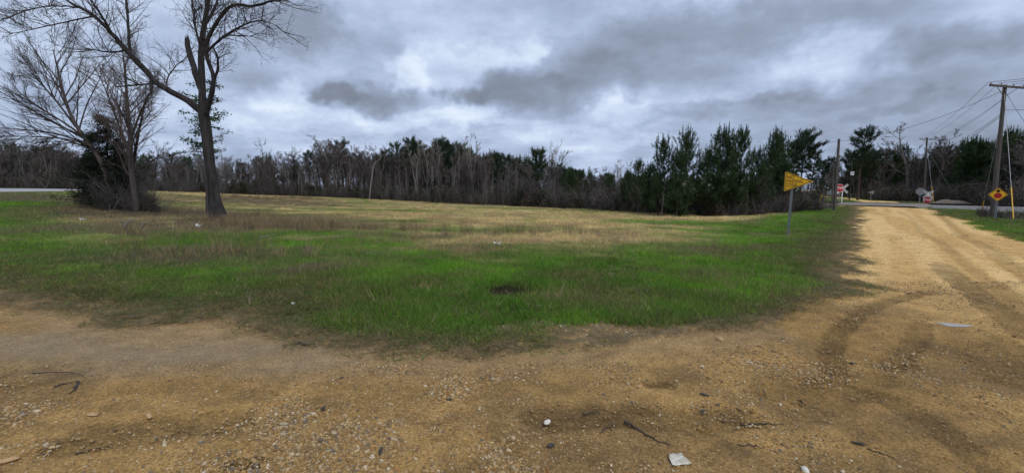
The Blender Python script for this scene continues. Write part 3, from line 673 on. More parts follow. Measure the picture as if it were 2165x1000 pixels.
    # bark: knobbly trunk
    def knob(P, R, n, amp):
        V, Q = tube_arrays(P, R, n); k = len(P); Vr = V.reshape(k, n, 3); c = P[:, None, :]; th = np.arange(n)
        g = 1 + amp * (fbm((th[None, :] * 1.1 + 0 * c[..., 0]), (np.arange(k)[:, None] * 0.33 + 0 * th[None, :]), 90, 3) - 0.5) * 2
        g[:, -1] = (g[:, -1] + g[:, 0]) / 2
        return (c + (Vr - c) * g[..., None]).reshape(-1, 3), Q
    for k, P, Rr, s in bl:
        V, Q = knob(P, Rr, s, 0.22 if k == 'trunk' else 0.12)
        if k == 'trunk':   # root flare
            ring = V.reshape(len(P), s, 3)
            for i in range(3):
                th = np.arange(s); f = 1 + (0.35, 0.28, 0.08)[i] * np.sin(th * 2 * math.pi / s * 5 + 1) ** 2
                ring[i, :, :2] = P[i, :2] + (ring[i, :, :2] - P[i, :2]) * f[:, None]
            V = ring.reshape(-1, 3)
        nm = 'trunk' if k == 'trunk' else ('broken_stub' if k == 'stub' else ('hanging_snag' if k == 'snag' else 'limb'))
        F_ = [Q]
        if k == 'stub':
            top = V[-s:]; spike = P[-1] + np.stack([rng.normal(0, .05, s), rng.normal(0, .05, s), rng.uniform(-0.12, 0.34, s)], 1); o = len(V)
            cen = P[-1] - np.array([0, 0, 0.15]); V = np.vstack([V, top * .75 + spike * .25 + np.stack([0 * th_ for th_ in (np.arange(s),) * 2] + [rng.uniform(0, .3, s)], 1), cen[None]])
            b0 = o - s; tr = []
            for i in range(s): j = (i + 1) % s; tr += [(b0 + i, b0 + j, o + i), (o + i, b0 + j, o + s), (b0 + i, o + i, o + s)]
            F_.append(np.array(tr))
        obj(nm, npmesh(nm, V, F_, M['bark_dark'], smooth=(k != 'stub')), t)
    obj('crown', tubes_mesh('crown', [(P, R, n) for P, R, n, l in out], M['twig_dark']), t)
build_big_tree()

# ------------------------------------------------------------------ the clump at the left and the leafy tree behind the big one
def on_ground(px, py, Y):
    p = at(px, py, Y); return np.array([p[0], p[1], tz(p[0], p[1])])

def traced_tree(name, label, trunk, radii, Y, bark, twig, spec, seed, extra=(), group=None):
    rng = np.random.default_rng(seed); b = on_ground(trunk[0][0], trunk[0][1], Y + (trunk[0][2] if len(trunk[0]) > 2 else 0))
    t = thing(name, label, 'tree', b, group=group); P = px_line(trunk, Y) - b; P[0] = (0, 0, -0.3); P, R = resample(P, np.array(radii), 16); brs = [(P, R, 8, 0)]
    sprout(rng, brs, P, R, 1, spec)
    for pts, rad in extra:
        Q, RR = resample(px_line(pts, Y) - b, np.array(rad), 12); brs.append((Q, RR, 6, 0)); sprout(rng, brs, Q, RR, 1, spec)
    a, c = tree_meshes(name, brs, bark, twig, 1); obj('trunk', a, t); obj('crown', c, t); return t

SP = [None, (20, 0.22, 1, 0.7, 0.34, 7, 0.10, 0.05, 5), (7, 0.15, 1, 0.55, 0.48, 6, 0.12, 0.03, 4), (6, 0.1, 1, .5, .5, 5, .14, 0.02, 3)]
traced_tree('leaning_tree', 'bare tree leaning left out of the dark cedar clump', [(246, 442), (232, 390), (214, 340), (192, 308), (168, 278), (148, 245), (136, 205), (126, 165), (118, 130), (112, 105)], [0.16, 0.15, 0.14, 0.125, 0.11, 0.095, 0.08, 0.06, 0.04, 0.02], 31, M['bark_brown'], M['twig_dark'],
            [None, (24, 0.30, 1, 0.75, 0.42, 7, 0.07, 0.03, 5), (9, 0.15, 1, 0.5, 0.46, 6, 0.09, 0.02, 4), (8, 0.1, 1, .45, .5, 5, .10, 0.02, 3)], 21,
            extra=[([(192, 308, 0), (150, 295, -.5), (100, 290, -1), (40, 288, -1.5), (-10, 290, -2)], [0.07, 0.06, 0.045, 0.03, 0.012]), ([(180, 292, 0), (140, 262, -.7), (95, 235, -1.2), (50, 205, -1.6), (20, 175, -1.9)], [0.075, 0.06, 0.05, 0.03, 0.012]), ([(160, 268, 0), (120, 215, .7), (80, 170, 1.1), (55, 130, 1.4)], [0.07, 0.055, 0.04, 0.012])])
traced_tree('budding_tree', 'bare tree with fine reddish twigs standing over the cedar clump', [(292, 450), (284, 410), (278, 370), (275, 330), (276, 290), (272, 250), (268, 210), (266, 170), (262, 130), (258, 100)], [0.22, 0.17, 0.15, 0.14, 0.125, 0.11, 0.09, 0.07, 0.045, 0.02], 30, M['bark_brown'], M['twig_red'],
            [None, (32, 0.22, 1, 0.75, 0.34, 7, 0.09, 0.05, 5), (9, 0.15, 1, 0.55, 0.46, 6, 0.11, 0.03, 4), (8, 0.1, 1, .5, .5, 5, .13, 0.02, 3)], 22,
            extra=[([(278, 345, 0), (262, 300, .3), (246, 250, .6), (228, 200, .9), (205, 150, 1.1)], [0.08, 0.07, 0.055, 0.04, 0.015]), ([(275, 300, 0), (292, 250, -.4), (312, 205, -.8), (335, 170, -1)], [0.07, 0.06, 0.04, 0.015])])
traced_tree('twin_tree', 'slim dark-trunked bare tree just beside the budding tree', [(268, 446, 1), (270, 400, 1), (281, 350, 1), (288, 310, 1), (295, 270, 1), (303, 235, 1), (312, 200, 1)], [0.14, 0.11, 0.10, 0.085, 0.07, 0.045, 0.02], 30, M['bark_black'], M['twig_red'], SP, 23)

def cedar(name, label, loc, H, Wd, seed, n=2600, skew=0.0, m='cedar'):
    """dense evergreen: flat sprays on many short limbs, ragged outline"""
    rng = np.random.default_rng(seed); t = thing(name, label, 'shrub' if H < 3 else 'tree', loc); brs = [(walk(rng, (0, 0, -.2), (0, 0, 1), H * .95, 7, .04), np.linspace(.11, .02, 7), 6, 0)]; C, A, B, bv = [], [], [], []
    for i in range(int(H * 26)):
        z = rng.uniform(0.04, 0.98); L = Wd * (1 - z) ** 0.55 * rng.uniform(0.35, 1.1) * (1 + 0.35 * math.sin(i * 1.7)); a = rng.uniform(0, 6.283); d = np.array([math.cos(a) + skew, math.sin(a), rng.uniform(-0.15, 0.45)])
        Q = walk(rng, (0, 0, z * H), d, L, 5, .12, -.02); brs.append((Q, np.linspace(.02, .006, 5), 3, 1)); m_ = int(n / (H * 26)); tt = rng.uniform(.25, 1.05, m_); br = rng.uniform(0.5, 1.5)
        p = np.stack([np.interp(tt, np.linspace(0, 1, 5), Q[:, c]) for c in range(3)], 1) + rng.normal(0, .10, (m_, 3)); dr = unit(unit(d)[None] + rng.normal(0, .7, (m_, 3)))
        C.append(p); A.append(dr * rng.uniform(.08, .22, m_)[:, None]); B.append(unit(cross(dr, rng.normal(0, 1, (m_, 3)))) * rng.uniform(.012, .03, m_)[:, None]); bv.append(br * rng.uniform(.7, 1.3, m_))
    obj('trunk', tubes_mesh('trunk', [(a, b, c) for a, b, c, l in brs], M['bark_black']), t)
    obj('crown', cards_mesh('crown', np.concatenate(C), np.concatenate(A), np.concatenate(B), np.concatenate(bv), M[m]), t); return t
cedar('cedar_tree', 'dense dark cedar at the heart of the left clump', on_ground(236, 442, 31.5), 6.4, 2.3, 31, 14000)
cedar('cedar_shrub', 'low dark cedar skirt spreading toward the paved road', on_ground(205, 441, 32), 3.6, 2.3, 32, 8200, -0.45)

cedar('vine_thicket', 'dark vine-choked stem between the cedar and the budding tree', on_ground(264, 444, 31), 5.0, 1.25, 33, 7000, .05)
cedar('cedar_tree', 'slim ragged cedar behind the leaning trunk', on_ground(205, 440, 34), 5.2, 1.5, 34, 6500, -.1)
def holly_tree():
    rng = np.random.default_rng(41); b = on_ground(438, 455, 28); t = thing('evergreen_tree', 'green-leaved tree half hidden behind the tall half-dead trunk', 'tree', b)
    P = px_line([(438, 456), (440, 400), (436, 330), (432, 270), (440, 215), (448, 170)], 28) - b; P[0] = (0, 0, -.3); P, R = resample(P, np.array([.13, .12, .1, .085, .06, .02]), 12); brs = [(P, R, 6, 0)]; C, A, B, bv = [], [], [], []
    for i in range(46):
        tt = rng.uniform(.45, 1.0); p, d = along(P, tt); a = rng.uniform(0, 6.283); L = rng.uniform(.5, 1.9) * (1.25 - .6 * tt); Q = walk(rng, p, (math.cos(a) * 1.2, math.sin(a), .12), L, 6, .12, .0); brs.append((Q, np.linspace(.022, .006, 6), 4, 1))
        m = 60; c0 = rng.integers(2, 4); k = np.concatenate([rng.normal(q, .13, m // c0) for q in rng.uniform(.45, 1.0, c0)]).clip(.2, 1.05); m = len(k)
        pp = np.stack([np.interp(k, np.linspace(0, 1, 6), Q[:, c]) for c in range(3)], 1) + rng.normal(0, .10, (m, 3)) * np.array([1.3, 1.3, .6]); dr = unit(rng.normal(0, 1, (m, 3)) * np.array([1, 1, .5])); C.append(pp); A.append(dr * rng.uniform(.10, .20, m)[:, None]); B.append(unit(cross(dr, rng.normal(0, .4, (m, 3)) + np.array([0, 0, 1]))) * rng.uniform(.028, .05, m)[:, None]); bv.append(rng.uniform(.6, 1.5) * rng.uniform(.7, 1.3, m))
    obj('trunk', tubes_mesh('trunk', [(x_, y_, z_) for x_, y_, z_, l in brs], M['bark_brown']), t); obj('crown', cards_mesh('crown', np.concatenate(C), np.concatenate(A), np.concatenate(B), np.concatenate(bv), M['holly']), t)
holly_tree()

# ------------------------------------------------------------------ tree prototypes and the tree line
PB = {}   # name: (meshes, height)
for i, (bk, tw, sp, fk) in enumerate([('bark_grey', 'twig_grey', .34, 0), ('bark_brown', 'twig_red', .30, 1), ('bark_grey', 'twig_grey', .30, 2), ('bark_brown', 'twig_dark', .34, 1), ('bark_black', 'twig_grey', .26, 0), ('bark_grey', 'twig_red', .38, 2)]):
    PB['bare%d' % i] = (bare_proto('bare_tree%d' % i, 100 + i, 12, .15, sp, M[bk], M[tw], fk, .25 + .05 * (i % 3)), 12.0)
for i in range(3): PB['slim%d' % i] = (bare_proto('slim_tree%d' % i, 130 + i, 10, .07, .16, M['bark_grey' if i else 'bark_pale'], M['twig_grey'], 0, .3, 12, 4, 5, up=.12), 10.0)
PB['pale'] = (bare_proto('pale_tree', 140, 13, .14, .26, M['bark_pale'], M['twig_pale'], 2, .35, 10, 5, 6, up=.16), 13.0)
PB['vase'] = (bare_proto('vase_tree', 141, 13, .16, .36, M['bark_grey'], M['twig_pale'], 3, .5, 8, 5, 5, up=.12), 13.0)
PB['black'] = (bare_proto('black_tree', 142, 11, .18, .34, M['bark_black'], M['twig_dark'], 2, .4, 8, 5, 5), 11.0)
for i in range(4): PB['pine%d' % i] = (pine_proto('young_pine%d' % i, 150 + i, 8, .10, .17, 2.3, .35, 1.05, M['needle'], M['bark_pine']), 8.0)
for i in range(3): PB['tallpine%d' % i] = (pine_proto('tall_pine%d' % i, 160 + i, 13, .17, .50, 2.3, .38, 1.75, M['needle_dark'], M['bark_pine'], 1.0), 13.0)

TOP = [(-300, 288), (0, 286), (100, 292), (200, 300), (350, 312), (450, 318), (540, 318), (590, 322), (650, 305), (690, 290), (720, 280), (765, 312), (800, 318), (850, 305), (900, 298), (950, 300), (1000, 305), (1050, 318), (1100, 322), (1150, 322), (1200, 340), (1250, 350), (1300, 355), (1380, 352)]
DEP = [(-300, 62), (0, 68), (170, 76), (380, 88), (500, 97), (600, 97), (700, 94), (850, 87), (1000, 77), (1150, 67), (1300, 57), (1420, 48), (1550, 43)]
def prof(tab, x): return float(np.interp(x, [a for a, b in tab], [b for a, b in tab]))
def height_for(px, ytop, x, y): return max(1.0, at(px, ytop, y)[2] - tz(x, y))

def tree_at(kind, px, ytop, Y, label, group=None, name=None, rz=None, sxy=1.0, lean=(0, 0)):
    p = at(px, 430, Y); z = tz(p[0], p[1]); H = height_for(px, ytop, p[0], p[1]); me, h0 = PB[kind]
    return place_tree(name or ('pine_tree' if 'pine' in kind else 'bare_tree'), me, label, (p[0], p[1], z), H, h0, rz if rz is not None else random.uniform(0, 6.28), group, 'tree', sxy, lean)

random.seed(5)
WOOD = 'bare trees along the far edge of the field'; PINEW = 'pines among the bare trees of the far wood'
MARKS = [(165, 'behind the paved road'), (330, 'behind the cedar clump'), (480, 'behind the tall half-dead tree'), (580, 'below the round-crowned bare tree'), (735, 'around the tallest wide bare tree'), (830, 'near the bleached dead trunk'), (945, 'under the highest part of the wood'), (1090, 'around the pale tree with upright tips'), (1230, 'around the vase-shaped tree'), (9999, 'left of the pine row')]
def stretch_of(x): return next(b for a, b in MARKS if x < a)
def far_row():
    x = -230.0
    while x < 1390:
        D = prof(DEP, x) + random.uniform(0.5, 9); yt = prof(TOP, x) + random.uniform(-14, 26)
        right = x > 780; r = random.random()
        if x > 1190 and r < .45: k = random.choice(['pine0', 'pine1', 'pine2', 'pine3'])
        elif right and r < .17: k = random.choice(['tallpine0', 'tallpine1', 'tallpine2'])
        elif r < .50: k = random.choice(['slim0', 'slim1', 'slim2', 'slim1'])
        else: k = 'bare%d' % random.randrange(6)
        if k.startswith('pine'): tree_at(k, x, yt + 14, D, 'young green pine in the low stretch of wood beyond the tan field', 'young pines in the low wood beyond the field')
        elif 'pine' in k: tree_at(k, x, yt, D + 6, 'dark tall pine in the wood ' + stretch_of(x), PINEW + ', ' + stretch_of(x))
        elif 'slim' in k: tree_at(k, x, yt + 22, D - .5, 'slender bare sapling at the wood edge ' + stretch_of(x), 'bare saplings of the wood edge ' + stretch_of(x))
        else: tree_at(k, x, yt, D, {'0': 'grey', '1': 'reddish', '2': 'forked grey', '3': 'brown', '4': 'dark straight', '5': 'forked reddish'}[k[-1]] + ' bare tree in the wood edge ' + stretch_of(x), WOOD + ', ' + stretch_of(x), sxy=random.uniform(.9, 1.35))
        x += random.uniform(4.5, 9.5) * (0.9 if right else 1.0)
far_row()
# trees one can pick out
tree_at('bare0', 566, 290, 99, 'round-crowned bare tree rising above the low wood', sxy=1.0)
tree_at('bare2', 715, 268, 98, 'tallest wide bare tree of the wood beyond the field', sxy=1.5)
tree_at('bare5', 690, 278, 101, 'forked bare tree just left of the tallest wide one', sxy=1.3)
tree_at('bare1', 762, 290, 96, 'thin bare tree at the gap beside the dark pine wood', sxy=1.0)
tree_at('pale', 998, 262, 80, 'pale budding tree with upright tips above the wood', sxy=.9)
tree_at('pale', 915, 276, 86, 'pale budding tree over the highest part of the wood', sxy=.9)
tree_at('pale', 880, 282, 88, 'smaller pale budding tree beside the highest part of the wood', sxy=.8)
tree_at('vase', 1172, 291, 69, 'vase-shaped bare tree rising alone above the pines', sxy=1.25)
tree_at('pale', 1305, 325, 62, 'pale thin bare tree above the low pines', sxy=.9)
tree_at('bare0', 1338, 335, 62, 'small round-topped tree behind the low pines', sxy=.8)
tree_at('tallpine1', 1138, 318, 66, 'broad dark pine below the vase-shaped bare tree', sxy=1.25)
def leaning_snag():
    rng = np.random.default_rng(77); b = on_ground(781, 424, 88); t = thing('dead_snag', 'bleached dead trunk bending over at the wood edge', 'tree', b)
    br = []
    for pts, R in (([(781, 424), (783, 400), (787, 370), (790, 345), (796, 341), (806, 338), (805, 325), (803, 315)], [.16, .14, .13, .12, .10, .085, .06, .03]), ([(789, 354), (782, 354), (774, 355)], [.06, .05, .02]), ([(790, 346), (795, 352)], [.07, .02])):
        Q, RR = resample(px_line(pts, 87) - (b + np.array([0, 0, 0])), np.array(R), max(4, len(pts) * 2)); br.append((Q, RR, 6))
    obj('trunk', tubes_mesh('trunk', br, M['deadwood']), t)
leaning_snag()
for i, (q, k) in enumerate([(1028, 'slim0'), (1040, 'slim0'), (1055, 'slim0'), (1064, 'slim0'), (1074, 'slim0'), (1090, 'slim0'), (820, 'slim0'), (846, 'slim0'), (862, 'slim0'), (885, 'slim0'), (930, 'slim0'), (960, 'slim0'), (668, 'slim0'), (640, 'slim0'), (740, 'slim0')]):
    tree_at(k, q, prof(TOP, q) + 40, prof(DEP, q) - 1.0, 'pale thin trunk at the front of the wood ' + stretch_of(q), 'pale thin trunks at the front of the wood ' + stretch_of(q))
# the row of young pines behind the yellow pennant
ROW = [(1405, 296, 46, 'pine at the left end of the pine row behind the field'), (1455, 281, 44, 'second pine of the row, with upright candle-like tips'), (1514, 280, 43.5, 'tallest-tipped pine in the middle of the row'), (1560, 284, 43, 'broad pine of the row beside the middle one'), (1625, 284, 45, 'pine just left of the yellow pennant sign'), (1650, 290, 46, 'pine directly behind the yellow pennant sign'),
       (1375, 350, 47, 'short pine at the low left end of the row'), (1350, 345, 52, 'short bushy pine left of the pine row'), (1488, 318, 47, 'shorter pine filling the gap right of the second pine'), (1590, 320, 46, 'shorter pine in the notch of the row'), (1535, 312, 48, 'shorter pine behind the middle of the row'), (1430, 330, 42.5, 'low pine in front of the row'),
       (1392, 368, 44, 'waist of the row: low pine left of the second pine'), (1608, 350, 43, 'low bushy pine left of the yellow pennant'), (1665, 345, 44, 'low bushy pine under the yellow pennant'), (1322, 366, 54, 'low bushy pine at the far left of the row'), (1640, 318, 48, 'slim pine crowded behind the yellow pennant')]
for i, (q, yt, D, lab) in enumerate(ROW): tree_at('pine%d' % (i % 4), q, yt, D, lab, 'pines of the row behind the field', sxy=random.uniform(.92, 1.22), lean=(random.uniform(-.04, .04), random.uniform(-.04, .04)))
tree_at('tallpine2', 1690, 283, 50, 'big round-topped pine behind the tip of the yellow pennant', sxy=1.25)
tree_at('tallpine0', 1672, 300, 49, 'dark pine crowded against the round-topped pine', sxy=1.1)
tree_at('tallpine1', 1712, 318, 51, 'dark pine at the right end of the pine row', sxy=1.1)
tree_at('bare3', 1620, 360, 42, 'small grey bare tree at the foot of the pine row', sxy=1.2)
for q in (1400, 1450, 1530, 1580, 1645, 1700): tree_at('slim%d' % (q % 3), q, 372 + q % 17, 41.5 + q % 4, 'thin bare sapling at the foot of the pine row', 'bare saplings at the foot of the pine row')
cedar('green_shrub', 'bright green leafy shrub at the foot of the pine row', on_ground(1438, 452, 43.0), 3.0, 1.0, 51, 3500, 0, 'holly')
# beyond the railway at the right
tree_at('tallpine0', 1812, 274, 72, 'lone tall pine with clumped crown beyond the crossing', sxy=1.35)
tree_at('tallpine1', 1838, 318, 76, 'lower dark pine beside the lone tall pine', sxy=1.3)
tree_at('tallpine2', 1795, 322, 78, 'short dark pine left of the lone tall pine', sxy=1.2)
tree_at('bare0', 1912, 252, 80, 'tall spreading bare tree beyond the crossing', sxy=1.35)
tree_at('bare1', 1868, 280, 82, 'slim pale bare tree beside the tall spreading one', sxy=.8)
tree_at('bare2', 1975, 257, 74, 'tall bare tree behind the far crossarm pole', sxy=1.2)
tree_at('black', 1940, 285, 70, 'black-trunked forked bare tree left of the far crossarm pole', sxy=1.0)
tree_at('bare5', 2010, 290, 72, 'lower bare tree right of the far crossarm pole', sxy=1.2)
def rside(x): return 'near the lone tall pine' if x < 1870 else ('around the far crossarm pole' if x < 2030 else ('behind the stop-ahead sign' if x < 2150 else 'right of the leaning pole'))
x = 1725.0
while x < 2420:
    D = float(np.interp(x, [1725, 1850, 2000, 2165, 2420], [92, 84, 72, 52, 42])) + random.uniform(0, 9); yt = float(np.interp(x, [1725, 1760, 1800, 1860, 1950, 2000, 2060, 2120, 2165, 2420], [345, 338, 328, 318, 320, 316, 302, 290, 274, 262])) + random.uniform(-10, 16); r = random.random()
    if r < (.38 if x < 2020 else .62): tree_at(random.choice(['tallpine0', 'tallpine1', 'tallpine2', 'pine1', 'pine2'] if x < 2020 else ['pine0', 'pine1', 'pine2', 'pine3', 'tallpine1']), x, yt, D, 'dark pine in the wood beyond the railway ' + rside(x), 'pines beyond the railway ' + rside(x), sxy=1.3)
    else: tree_at('bare%d' % random.randrange(6), x, yt + 5, D, 'bare tree in the shaded wood beyond the railway ' + rside(x), 'bare trees beyond the railway ' + rside(x), sxy=1.2)
    x += random.uniform(6, 12)

# ------------------------------------------------------------------ scattering of stuff
def scatter(name, pts, rot, scl, idx, tint, protos, label, cat):
    """one object of uncountable stuff: points carrying turned, scaled copies of a few small meshes"""
    col = bpy.data.collections.new(name + '_kinds')
    for i, me in enumerate(protos):
        o = bpy.data.objects.new('%s_kind_%02d' % (name, i), me); col.objects.link(o)
    n = len(pts); me = bpy.data.meshes.new(name); me.vertices.add(n); me.vertices.foreach_set('co', np.asarray(pts, np.float32).ravel())
    def at_(k, t, f, v): a = me.attributes.new(k, t, 'POINT'); a.data.foreach_set(f, np.ascontiguousarray(v).ravel())
    at_('rot', 'FLOAT_VECTOR', 'vector', np.asarray(rot, np.float32)); at_('scl', 'FLOAT_VECTOR', 'vector', np.asarray(scl, np.float32)); at_('idx', 'INT', 'value', np.asarray(idx, np.int32))
    at_('tint', 'FLOAT_COLOR', 'color', np.concatenate([np.asarray(tint, np.float32), np.ones((n, 1), np.float32)], 1))
    o = obj(name, me); ng = bpy.data.node_groups.new(name, 'GeometryNodeTree')
    ng.interface.new_socket('Geometry', in_out='INPUT', socket_type='NodeSocketGeometry'); ng.interface.new_socket('Geometry', in_out='OUTPUT', socket_type='NodeSocketGeometry')
    N, L = ng.nodes, ng.links; gi, go = N.new('NodeGroupInput'), N.new('NodeGroupOutput'); m2p = N.new('GeometryNodeMeshToPoints'); iop = N.new('GeometryNodeInstanceOnPoints'); ci = N.new('GeometryNodeCollectionInfo')
    ci.inputs['Collection'].default_value = col; ci.inputs['Separate Children'].default_value = True; ci.inputs['Reset Children'].default_value = True
    def na(k, t): q = N.new('GeometryNodeInputNamedAttribute'); q.data_type = t; q.inputs[0].default_value = k; return q.outputs[0]
    L.new(gi.outputs[0], m2p.inputs[0]); L.new(m2p.outputs[0], iop.inputs['Points']); L.new(ci.outputs[0], iop.inputs['Instance']); iop.inputs['Pick Instance'].default_value = True
    L.new(na('idx', 'INT'), iop.inputs['Instance Index']); L.new(na('rot', 'FLOAT_VECTOR'), iop.inputs['Rotation']); L.new(na('scl', 'FLOAT_VECTOR'), iop.inputs['Scale']); L.new(iop.outputs[0], go.inputs[0])
    md = o.modifiers.new('scatter', 'NODES'); md.node_group = ng
    return tag(o, label, cat, kind='stuff')

def grass_proto(name, seed, n, rad, h, w, lean, droop=0.35):
    rng = np.random.default_rng(seed); a = rng.uniform(0, 6.283, n); r = rad * np.sqrt(rng.random(n)); b = np.stack([r * np.cos(a), r * np.sin(a), np.full(n, -0.015)], 1)
    la = rng.uniform(0, 6.283, n); l = np.abs(rng.normal(lean, lean * .6, n)); H = h * rng.uniform(.45, 1.15, n); d = np.stack([np.cos(la) * l, np.sin(la) * l, np.ones(n)], 1); d = unit(d)
    d2 = unit(d + np.stack([np.cos(la), np.sin(la), -0.2 * np.ones(n)], 1) * droop * rng.uniform(.3, 1.8, n)[:, None]); wa = rng.uniform(0, 6.283, n); wv = np.stack([np.cos(wa), np.sin(wa), 0 * wa], 1) * w * rng.uniform(.6, 1.3, n)[:, None]
    m = b + d * (H * .55)[:, None]; tip = m + d2 * (H * .5)[:, None]; V = np.stack([b - wv, b + wv, m + wv * .75, m - wv * .75, tip], 1).reshape(-1, 3); o = np.arange(n)[:, None] * 5
    br = rng.uniform(.6, 1.4, n); yl = rng.uniform(0, 1, n) ** 4; bv = np.stack([br * (1 + yl * .9), br * (1 + .6 * yl), br], 1)
    return npmesh(name, V, [o + np.array([[0, 1, 2, 3]]), o + np.array([[3, 2, 4]])], M['grass'], {'bv': np.repeat(bv, 5, 0)})

def rnd_area(rng, n, y0, y1, half=1.28):
    """points over the wedge of ground in front of the camera, a little wider than the view"""
    y = np.sqrt(rng.random(n) * (y1 ** 2 - y0 ** 2) + y0 ** 2); return y * rng.uniform(-half, half, n), y

def zground(x, y, r=None):
    f1 = fbm(x * 0.7, y * 0.7, 60, 4); f2 = fbm(x * 3, y * 3, 64, 4); near = 1 - sstep(25, 90, np.hypot(x, y))
    return terrain(x, y) + (0.10 * (f1 - .5) + 0.05 * (f2 - .5)) * near + 0.015

def build_grass():
    rng = np.random.default_rng(61)
    X, Y = [], []
    for n, y0, y1 in ((16000, 3.6, 9), (24000, 9, 18), (20000, 18, 34), (16000, 34, 60), (9000, 60, 98)):
        x, y = rnd_area(rng, n, y0, y1); X.append(x); Y.append(y)
    ex = EDGE[3:26]   # extra fringe along the dirt edge
    t = rng.random(6000) * (len(ex) - 1.001); i = t.astype(int); p = ex[i] + (ex[i + 1] - ex[i]) * (t - i)[:, None] + rng.normal(0, .45, (6000, 2)); X.append(p[:, 0]); Y.append(p[:, 1])
    x, y = np.concatenate(X), np.concatenate(Y); e = polydist(EDGE, x, y); dirt = is_dirt(x, y)
    keep = (~dirt) | ((e < 0.5) & (rng.random(len(x)) < 0.035) & (e < .22)); keep &= (polydist([trackpt(-90), trackpt(190)], x, y) > 3.8) & (polydist(pr, x, y) > 7.5)
    x, y, e, dirt = x[keep], y[keep], e[keep], dirt[keep]; tan, lit, verge, bare, grey, gpit, n1, n2 = zones(x, y); n = len(x)
    f1 = fbm(x * .5, y * .5, 85, 3); f2 = fbm(x * 2, y * 2, 88, 3); u = rng.random(n)
    c = np.tile(np.array([0.118, 0.300, 0.021]), (n, 1)); c = lerp(c, (0.175, 0.375, 0.034), sstep(.45, .65, f2)); c = lerp(c, (0.090, 0.200, 0.026), .7 * sstep(.50, .36, f1))
    mott = sstep(.50, .66, fbm(x * .8, y * .9, 95, 4)); c = lerp(c, (0.105, 0.155, 0.040), .6 * mott * (rng.random(n) < .8)); c = lerp(c, (0.29, 0.235, 0.13), (rng.random(n) < .09 + .22 * mott) * 1.0); dull = verge * (.55 + .45 * (u < .6)); c = lerp(c, (0.098, 0.108, 0.042), dull * .85); c = lerp(c, (0.20, 0.158, 0.085), (verge * (rng.random(n) < .28)))
    c = lerp(c, (0.20, 0.165, 0.11), grey * (rng.random(n) < .75)); c = lerp(c, (0.68, 0.55, 0.31), tan * (rng.random(n) < .90)); c = lerp(c, (0.40, 0.31, 0.185), tan * sstep(.46, .58, f1) * .85)
    c = lerp(c, (0.160, 0.142, 0.100), lit * (rng.random(n) < .86)); c = lerp(c, (0.29, 0.225, 0.135), lit * (rng.random(n) < .22)); c = lerp(c, (0.06, 0.045, 0.03), bare)
    c = c * rng.uniform(.75, 1.25, n)[:, None]
    r = np.hypot(x, y); kind = rng.integers(0, 4, n); kind = np.where((tan > .5) & (u < .9), 4 + rng.integers(0, 3, n), kind); kind = np.where((grey > .4) | ((mott > .3) & (rng.random(n) < .3)) | ((lit > .5) & (u < .8)) | ((verge > .6) & (u < .35)), 7 + rng.integers(0, 3, n), kind)
    edgeb = sstep(1.0, .25, e + .9 * (f2 - .5)); c = lerp(c, (0.20, 0.165, 0.095), edgeb * (rng.random(n) < .6)); kind = np.where((edgeb > .4) & (rng.random(n) < .5), 7 + rng.integers(0, 3, n), kind)
    thin = (rng.random(n) > .62 * edgeb) & (bare < rng.random(n)) & ((gpit < .35) | (rng.random(n) < .08)) & ((verge < .5) | (e > .5) | (rng.random(n) < .6)); s = rng.uniform(.7, 1.3, n) * (1 + sstep(9, 40, r) * 1.1 + sstep(50, 80, r) * 1.0); hs = rng.uniform(.7, 1.25, n) * np.where(verge > .5, .6, 1.0) * (.35 + .65 * sstep(.0, 1.0, e)) * np.where(dirt, .6, 1) * np.where(r > 18, .85, 1.0)
    hs = hs * (0.75 + 0.6 * sstep(.4, .7, f2)); tuft = (rng.random(n) < .05) & (e > .8); hs = np.where(tuft, hs * 1.9, hs); s = np.where(tuft, s * .65, s); c = np.where(tuft[:, None] & (kind < 4)[:, None], c * np.array([.75, .85, .8]), c); sc = np.stack([s, s, hs * np.clip(s, .8, 1.5)], 1)
    P = np.stack([x, y, zground(x, y)], 1); rot = np.stack([rng.normal(0, .06, n), rng.normal(0, .06, n), rng.uniform(0, 6.28, n)], 1)
    protos = [grass_proto('green_tuft', 200 + i, 100, .24, .092, .0038, .7) for i in range(4)] + [grass_proto('straw_tuft', 210 + i, 70, .26, .13, .0042, .8, .6) for i in range(3)] + [grass_proto('weed_tuft', 220 + i, 60, .22, .14, .0035, 1.0, .5) for i in range(3)]
    green = thin & (kind < 4); straw = thin & (kind >= 4) & (kind < 7); weed = thin & (kind >= 7)
    for nm, m, k0, lab, cat in (('green_grass', green, 0, 'short bright green grass covering the front of the field', 'grass'), ('straw_grass', straw, 4, 'dry tan mown straw across the far half of the field', 'straw'), ('dead_weeds', weed, 7, 'dull brown and grey dead weeds around the trees and verges', 'weeds')):
        scatter(nm, P[m], rot[m], sc[m], kind[m] - k0, c[m], protos[k0:k0 + (4 if k0 == 0 else 3)], lab, cat)
    # tall broom sedge beside the big tree and on the far rise
    X, Y = [], []
    for (px, py, rx, ry, cnt) in ((560, 480, 2.4, .9, 190), (610, 487, 2.4, .8, 90), (500, 462, 1.6, .9, 90), (462, 472, .8, .3, 30), (470, 540, 1.6, .5, 22), (330, 500, 2.5, 1.0, 26), (640, 423, 3.5, 1.2, 200), (530, 420, 4, 1.0, 140), (1345, 448, 2.0, .8, 60), (760, 488, 2.5, .8, 60), (1100, 500, 3, 1, 40)):
        q = g2(px, py); X.append(rng.normal(q[0], rx * .6, cnt)); Y.append(rng.normal(q[1], ry * .6, cnt))
    x0 = np.concatenate(X); nt = len(x0); q, r_ = rnd_area(rng, 1500, 5.2, 30); k_ = (~is_dirt(q, r_)) & (polydist(EDGE, q, r_) > .5) & (fbm(q * .5, r_ * .5, 97, 3) > .42); X.append(q[k_]); Y.append(r_[k_])
